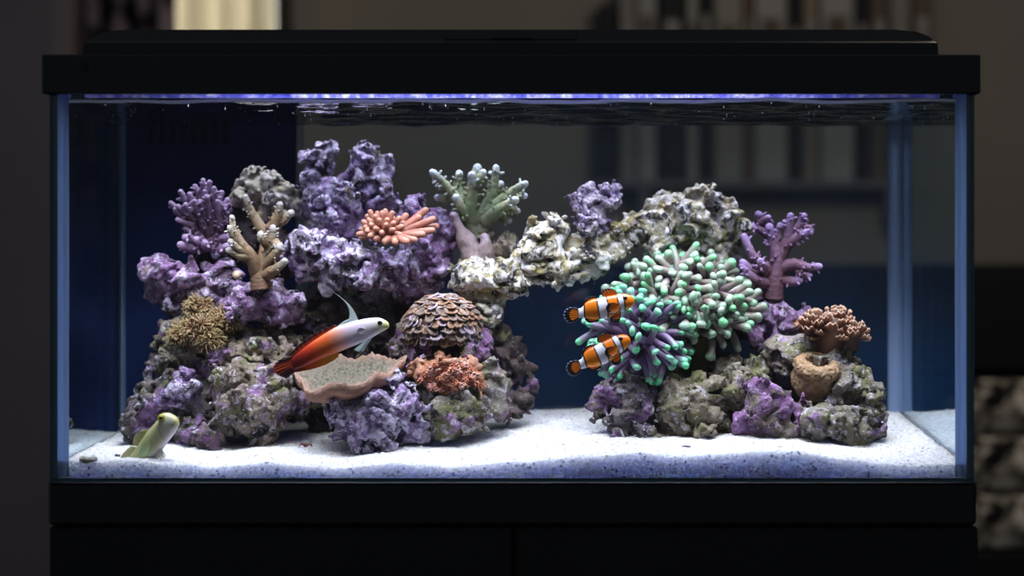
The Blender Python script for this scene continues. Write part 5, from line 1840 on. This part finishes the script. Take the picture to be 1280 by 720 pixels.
def clown(label, y, rot, pivot, dest, k=1.0):
    """outlines drawn for the upper fish, turned about its own middle for the lower one"""
    ca_, sa_ = math.cos(rot), math.sin(rot)

    def X(p):
        dx, dy = (p[0] - pivot[0]) * k, (p[1] - pivot[1]) * k
        return (dest[0] + dx * ca_ - dy * sa_, dest[1] + dx * sa_ + dy * ca_)

    def inv(px, py):
        dx, dy = (px - dest[0]) / k, (py - dest[1]) / k
        return (pivot[0] + dx * ca_ + dy * sa_, pivot[1] - dx * sa_ + dy * ca_)
    root = empty('clownfish', W(dest[0], dest[1] + 12, y), label, 'fish', 'clownfish')
    top = [(793, 376.5), (792, 372.5), (788, 369), (780, 367), (771, 368), (760, 370), (750, 372.5), (740, 374.5), (732, 378.5), (727, 384.5), (722, 386.3)]
    bot = [(793, 377.5), (791.5, 381.5), (788, 385), (781, 388.5), (772, 392), (762, 396.5), (752, 398.8), (741, 399.3), (733, 397.6), (728, 397.5), (723, 397.5)]

    def col(px, py, t, ca, sa):
        x, y_ = inv(px, py)
        hb0, hb1 = 776.6 - .0016 * (y_ - 366) * 0 + .012 * (y_ - 376) ** 2 * .4 - (y_ - 367) * -.10, 782.5 - .028 * (y_ - 376) ** 2 * .4 + (y_ - 367) * .02
        hb0 = 770.5 + .22 * (y_ - 366); hb1 = 777.2 + .18 * (y_ - 366) - .012 * (y_ - 377) ** 2 + .3
        mb0 = 746.0 + .16 * (y_ - 372) ; mb1 = 756.8 + .10 * (y_ - 372) + 2.6 * math.exp(-((y_ - 383) / 6) ** 2)
        tb0, tb1 = 723.0, 729.8 + .05 * (y_ - 390)
        d = min(max(hb0 - x, x - hb1), max(mb0 - x, x - mb1), max(tb0 - x, x - tb1))
        c = mix3(OR, OR2, .5 * sst(.3, 1, ca))
        c = mix3(c, np.array(srgb(250, 160, 30)), .5 * sst(.0, -1, ca))
        if d < 2.0: c = mix3(BK, c, sst(1.3, 2.0, d))
        if d < .1: c = mix3(WT, BK, sst(-.5, .1, d))
        return c
    V, Fc, c = body_loft([X(p) for p in top], [X(p) for p in bot], [1, 4, 6, 7.6, 8.4, 8.2, 7.4, 6.2, 4.6, 3, 2.2], y, col, 130, 44)
    mesh('body', V, Fc, m_fish, root, c)
    ex, ey = X((781.2, 372.6))
    eyeball(root, ex, ey, y, 2.6, 6.3)

    def cf(o, a, b_):        # orange fin with black hem and pale outer edge
        def f(u, v, px, py):
            e = max(v, b_ * abs(2 * u - 1) if b_ else v)
            c = mix3(o, BK, sst(a, a + .08, e))
            return c
        return f
    # spiny dorsal lobe
    V, Fc, c = fin([X(p) for p in ((773, 369), (769, 370), (764, 371), (760, 372.2), (756, 373))], [X(p) for p in ((771, 364.5), (765, 361.2), (758, 360.8), (753, 363.5), (751.5, 369))], y, cf(OR2, .80, .86), ripple=.0006, rays=7)
    mesh('front_dorsal_fin', V, Fc, m_fin, root, c)
    V, Fc, c = fin([X(p) for p in ((750, 373.5), (745, 375), (740, 376.5), (735, 380), (731, 384.5))], [X(p) for p in ((748, 371.5), (741, 370.4), (734, 372), (729.5, 376), (728.5, 382))], y, cf(OR, .50, .9), ripple=.0005, rays=8)
    mesh('rear_dorsal_fin', V, Fc, m_fin, root, c)
    V, Fc, c = fin([X(p) for p in ((750, 398), (741, 398.5), (732, 396))], [X(p) for p in ((748, 402), (737, 403.8), (731, 399.5))], y, cf(OR, .48, .9), ripple=.0005, rays=8)
    mesh('anal_fin', V, Fc, m_fin, root, c)

    def tailc(u, v, px, py):
        e = max(v, .93 * abs(2 * u - 1))
        c = mix3(OR, BK, sst(.56, .64, e))
        return mix3(c, np.array(srgb(120, 128, 170)), sst(.86, .93, e) * .8)
    V, Fc, c = fin([X(p) for p in ((725, 387), (724, 388.5), (723.3, 390.5), (723, 392), (723.2, 394), (724, 396), (725, 397.5))], [X(p) for p in ((720, 384.6), (712.5, 384.2), (706.5, 387.6), (704.2, 393.5), (706, 399.8), (711.5, 404), (719.5, 402.5))], y, tailc, ripple=.0006, rays=9, nv=24)
    mesh('tail_fin', V, Fc, m_fin, root, c)
    for sd in (-1, 1):
        V, Fc, c = fin([X(p) for p in ((774, 380.5), (774, 381.5), (774, 383), (774, 384.5), (773.5, 386), (773, 387))], [X(p) for p in ((766, 378), (760, 379), (757, 383), (757.5, 388), (761, 391.5), (767, 391.5))], y, cf(OR, .70, .92), dy=sd * 8.2 * S(y), lean=sd * .004, nu=26, rays=6, ripple=.0005)
        mesh('pectoral_fin', V, Fc, m_fin, root, c)
        V, Fc, c = fin([X(p) for p in ((776, 390), (774, 391), (771.5, 392), (769, 393), (767, 394))], [X(p) for p in ((775, 399), (772, 402.5), (768, 403.5), (764, 402), (763, 398))], y, cf(OR, .56, .8), dy=sd * 3 * S(y), lean=sd * .003, nu=22, rays=5, ripple=.0005)
        mesh('pelvic_fin', V, Fc, m_fin, root, c)


clown('upper orange clownfish with three white bands, swimming nearly level', .066, 0.0, (750, 385), (750, 385))
clown('lower orange clownfish with three white bands, swimming steeply upward', .062, -math.radians(14.5), (750, 385), (749, 443), .985)

# yellow goby ----------------------------------------------------------------
yg_ = .034
gob = empty('watchman_goby', W(175, 577, yg_), 'pale yellow goby propped up out of the sand with raised head', 'fish')
top = [(223.2, 527), (222.5, 523), (219, 520), (214, 517), (209, 515.8), (203, 517.5), (197, 525), (190, 533), (184, 540), (177, 550), (169, 561), (160, 573), (154, 582)]
bot = [(223.6, 528), (223.8, 531), (222.5, 535), (219.5, 540), (216, 545), (212, 550), (208, 555), (204.5, 560.5), (200, 566), (195, 572), (189, 578), (182, 585), (176, 592)]


def gcol(px, py, t, ca, sa):
    c = mix3(srgb(214, 208, 190), srgb(206, 208, 150), sst(.40, .62, t))
    c = mix3(c, srgb(226, 220, 110), sst(.30, .05, t) * (.35 + .65 * sst(-.6, .4, ca)))
    c = mix3(c, srgb(198, 196, 128), .55 * sst(.2, .95, ca))
    c = mix3(c, srgb(222, 214, 216), .8 * sst(-.2, -.9, ca) * sst(.12, .3, t))
    # gill cover edge and mouth line
    g_ = abs(t - .50 - .03 * ca)
    c = mix3(c, srgb(186, 150, 106), .7 * sst(.018, .0, g_) * (1 - sst(.4, .8, abs(ca))))
    m_ = abs((py - 526.5) - (222 - px) * .80)
    if 210 < px < 222: c = mix3(c, srgb(170, 146, 60), .8 * sst(.9, .2, m_))
    # iridescent flank
    c = mix3(c, srgb(176, 214, 150), .5 * math.exp(-((px - 182) / 8) ** 2 - ((py - 563) / 10) ** 2))
    return c


V, Fc, c = body_loft(top, bot, [2, 5, 8, 9.5, 10.5, 11, 11.2, 11, 10.5, 9.5, 8.5, 7.5, 6.5], yg_, gcol, 100, 44)
mesh('body', V, Fc, m_fish, gob, c)
eyeball(gob, 203.2, 521.8, yg_, 5.0, 8.6, srgb(196, 184, 40))
pale = np.array(srgb(224, 220, 168))
V, Fc, c = fin([(187, 537), (180, 546), (171, 558)], [(177, 537.5), (168.5, 545), (165.5, 557)], yg_, lambda u, v, px, py: mix3(srgb(206, 206, 140), srgb(224, 224, 170), v))
mesh('front_dorsal_fin', V, Fc, m_fin, gob, c)
V, Fc, c = fin([(171, 559), (163, 570), (157, 579)], [(164, 557), (154, 566), (149, 576)], yg_, lambda u, v, px, py: pale)
mesh('rear_dorsal_fin', V, Fc, m_fin, gob, c)
V, Fc, c = fin([(203, 560), (197, 568), (193, 573)], [(211, 569), (203, 574), (192, 578)], yg_, lambda u, v, px, py: np.array(srgb(230, 226, 214)), dy=-.004, lean=-.008, rays=5)
mesh('pelvic_fin', V, Fc, m_fin, gob, c)
V, Fc, c = fin([(188, 548), (190, 557)], [(180, 556), (178, 566), (186, 568)], yg_, lambda u, v, px, py: mix3(srgb(206, 212, 150), srgb(190, 222, 170), v), dy=-.0086, lean=-.003, rays=5)
mesh('pectoral_fin', V, Fc, m_fin, gob, c)

# ------------------------------------------------------------------ small things on the sand
def on_sand(px, py):
    y = .01
    for _ in range(60):
        p = W(px, py, y)
        if p[2] <= sand_h(p[0], y): break
        y += .004
    return W(px, py, y)


# ring-shaped shell
p = on_sand(110, 577)
V, Fc = [], []
nu, nv = 28, 10
for i in range(nu):
    a = 2 * math.pi * i / nu
    for j in range(nv):
        b_ = 2 * math.pi * j / nv
        R, r_ = .0062, .0026 * (1 + .25 * math.sin(3 * a))
        V.append(p + np.array([(R + r_ * math.cos(b_)) * math.cos(a), (R + r_ * math.cos(b_)) * math.sin(a), .002 + r_ * math.sin(b_)]))
Fc = [(i * nv + j, ((i + 1) % nu) * nv + j, ((i + 1) % nu) * nv + (j + 1) % nv, i * nv + (j + 1) % nv) for i in range(nu) for j in range(nv)]
tag(mesh('shell', V, Fc, plain('shell_grey', (.34, .32, .27), .6, vary=.4, vscale=300)), 'small round grey shell lying on the sand by the glass corner', 'shell')
# little red crab
p = on_sand(382, 559)
crab = empty('crab', p, 'tiny dark red crab on the sand below the plate coral', 'crab')
m_crab = plain('crab_red', (.20, .03, .04), .5, vary=.5, vscale=500)
V, Fc, t = tube([p + np.array([-.002, 0, .002]), p + np.array([.0022, 0, .0024])], [.0018, .0022, .0014], 8, 10)
mesh('shell', V, Fc, m_crab, crab)
for sx in (-1, 1):
    for k in range(3):
        q = p + np.array([sx * .002, (k - 1) * .0014, .002])
        V, Fc, t = tube([q, q + np.array([sx * .0028, (k - 1) * .001, .0016]), q + np.array([sx * .0048, (k - 1) * .0018, -.0018])], [.0006, .0005, .0003], 6, 5)
        mesh('leg', V, Fc, m_crab, crab)
    q = p + np.array([sx * .0015, -.002, .0025])
    V, Fc, t = tube([q, q + np.array([sx * .003, -.002, .001]), q + np.array([sx * .0015, -.0045, .001])], [.0007, .0007, .0010], 6, 6)
    mesh('claw', V, Fc, m_crab, crab)
for lab, px, py, r_ in (('dark pebble lying on the sand in front of the olive rock', 857, 560, 5), ('dark fleck of gravel on the sand near the goby', 146, 571, 2.5)):
    p = on_sand(px, py)
    V, Fc, t = tube([p + np.array([-r_ * S(.03), 0, .0008]), p + np.array([r_ * S(.03), .001, .001])], [.0016, .0022, .0014], 8, 10, .0004, 400)
    tag(mesh('pebble', V, Fc, plain('pebble_brown', (.09, .07, .07), .7, vary=.4, vscale=300)), lab, 'pebble')
# smooth grey-blue snail and yellow swirl snail on the rock
def snail(label, px, py, r_, c0, c1):
    h_ = hit(px, py)
    y = h_[1] - .003
    root = empty('snail', W(px, py, y), label, 'snail')
    mbp = MB()
    turns = 40
    path, rad = [], []
    for k in range(turns):
        u = k / (turns - 1)
        a = u * 2.2 * 2 * math.pi
        R = r_ * S(y) * .55 * (1 - u * .92)
        path.append(W(px, py, y) + np.array([R * math.cos(a), -r_ * S(y) * .9 * u, R * math.sin(a)]))
        rad.append(r_ * S(y) * .55 * (1 - u * .85))
    V, Fc, t = tube(path, rad, 70, 10)
    mesh('shell', V, Fc, m_fish, root, lerp3([(0, c0), (1, c1)], t))
    V, Fc, t = tube([W(px - r_ * .5, py + r_ * .6, y), W(px + r_ * .8, py + r_ * .7, y - .001)], [r_ * S(y) * .35, r_ * S(y) * .25], 8, 8)
    mesh('foot', V, Fc, m_fish, root, lerp3([(0, srgb(90, 80, 70)), (1, srgb(110, 96, 84))], t))


snail('smooth grey-blue snail between purple coral and tan coral', 271, 318, 8, srgb(118, 124, 150), srgb(150, 156, 182))
snail('cream striped snail beside the foot of the tan coral', 296, 344, 6, srgb(180, 150, 110), srgb(226, 210, 190))

# tiny bubbles clinging under the surface
mbp = MB()
for k in range(150):
    x = rnd.uniform(-XI + .01, XI - .01); y = rnd.uniform(.012, .28); r_ = rnd.uniform(.0002, .0005)
    c = np.array([x, y, ZW - r_ * 1.6])
    V = [c + r_ * np.array(v) for v in ((1, 0, 0), (-1, 0, 0), (0, 1, 0), (0, -1, 0), (0, 0, 1), (0, 0, -1))]
    mbp.add(V, [(0, 2, 4), (2, 1, 4), (1, 3, 4), (3, 0, 4), (2, 0, 5), (1, 2, 5), (3, 1, 5), (0, 3, 5)])
o = mbp.build('bubbles', m_men, None, True)
tag(o, 'tiny bubbles clinging under the water surface', 'bubbles', kind='stuff')
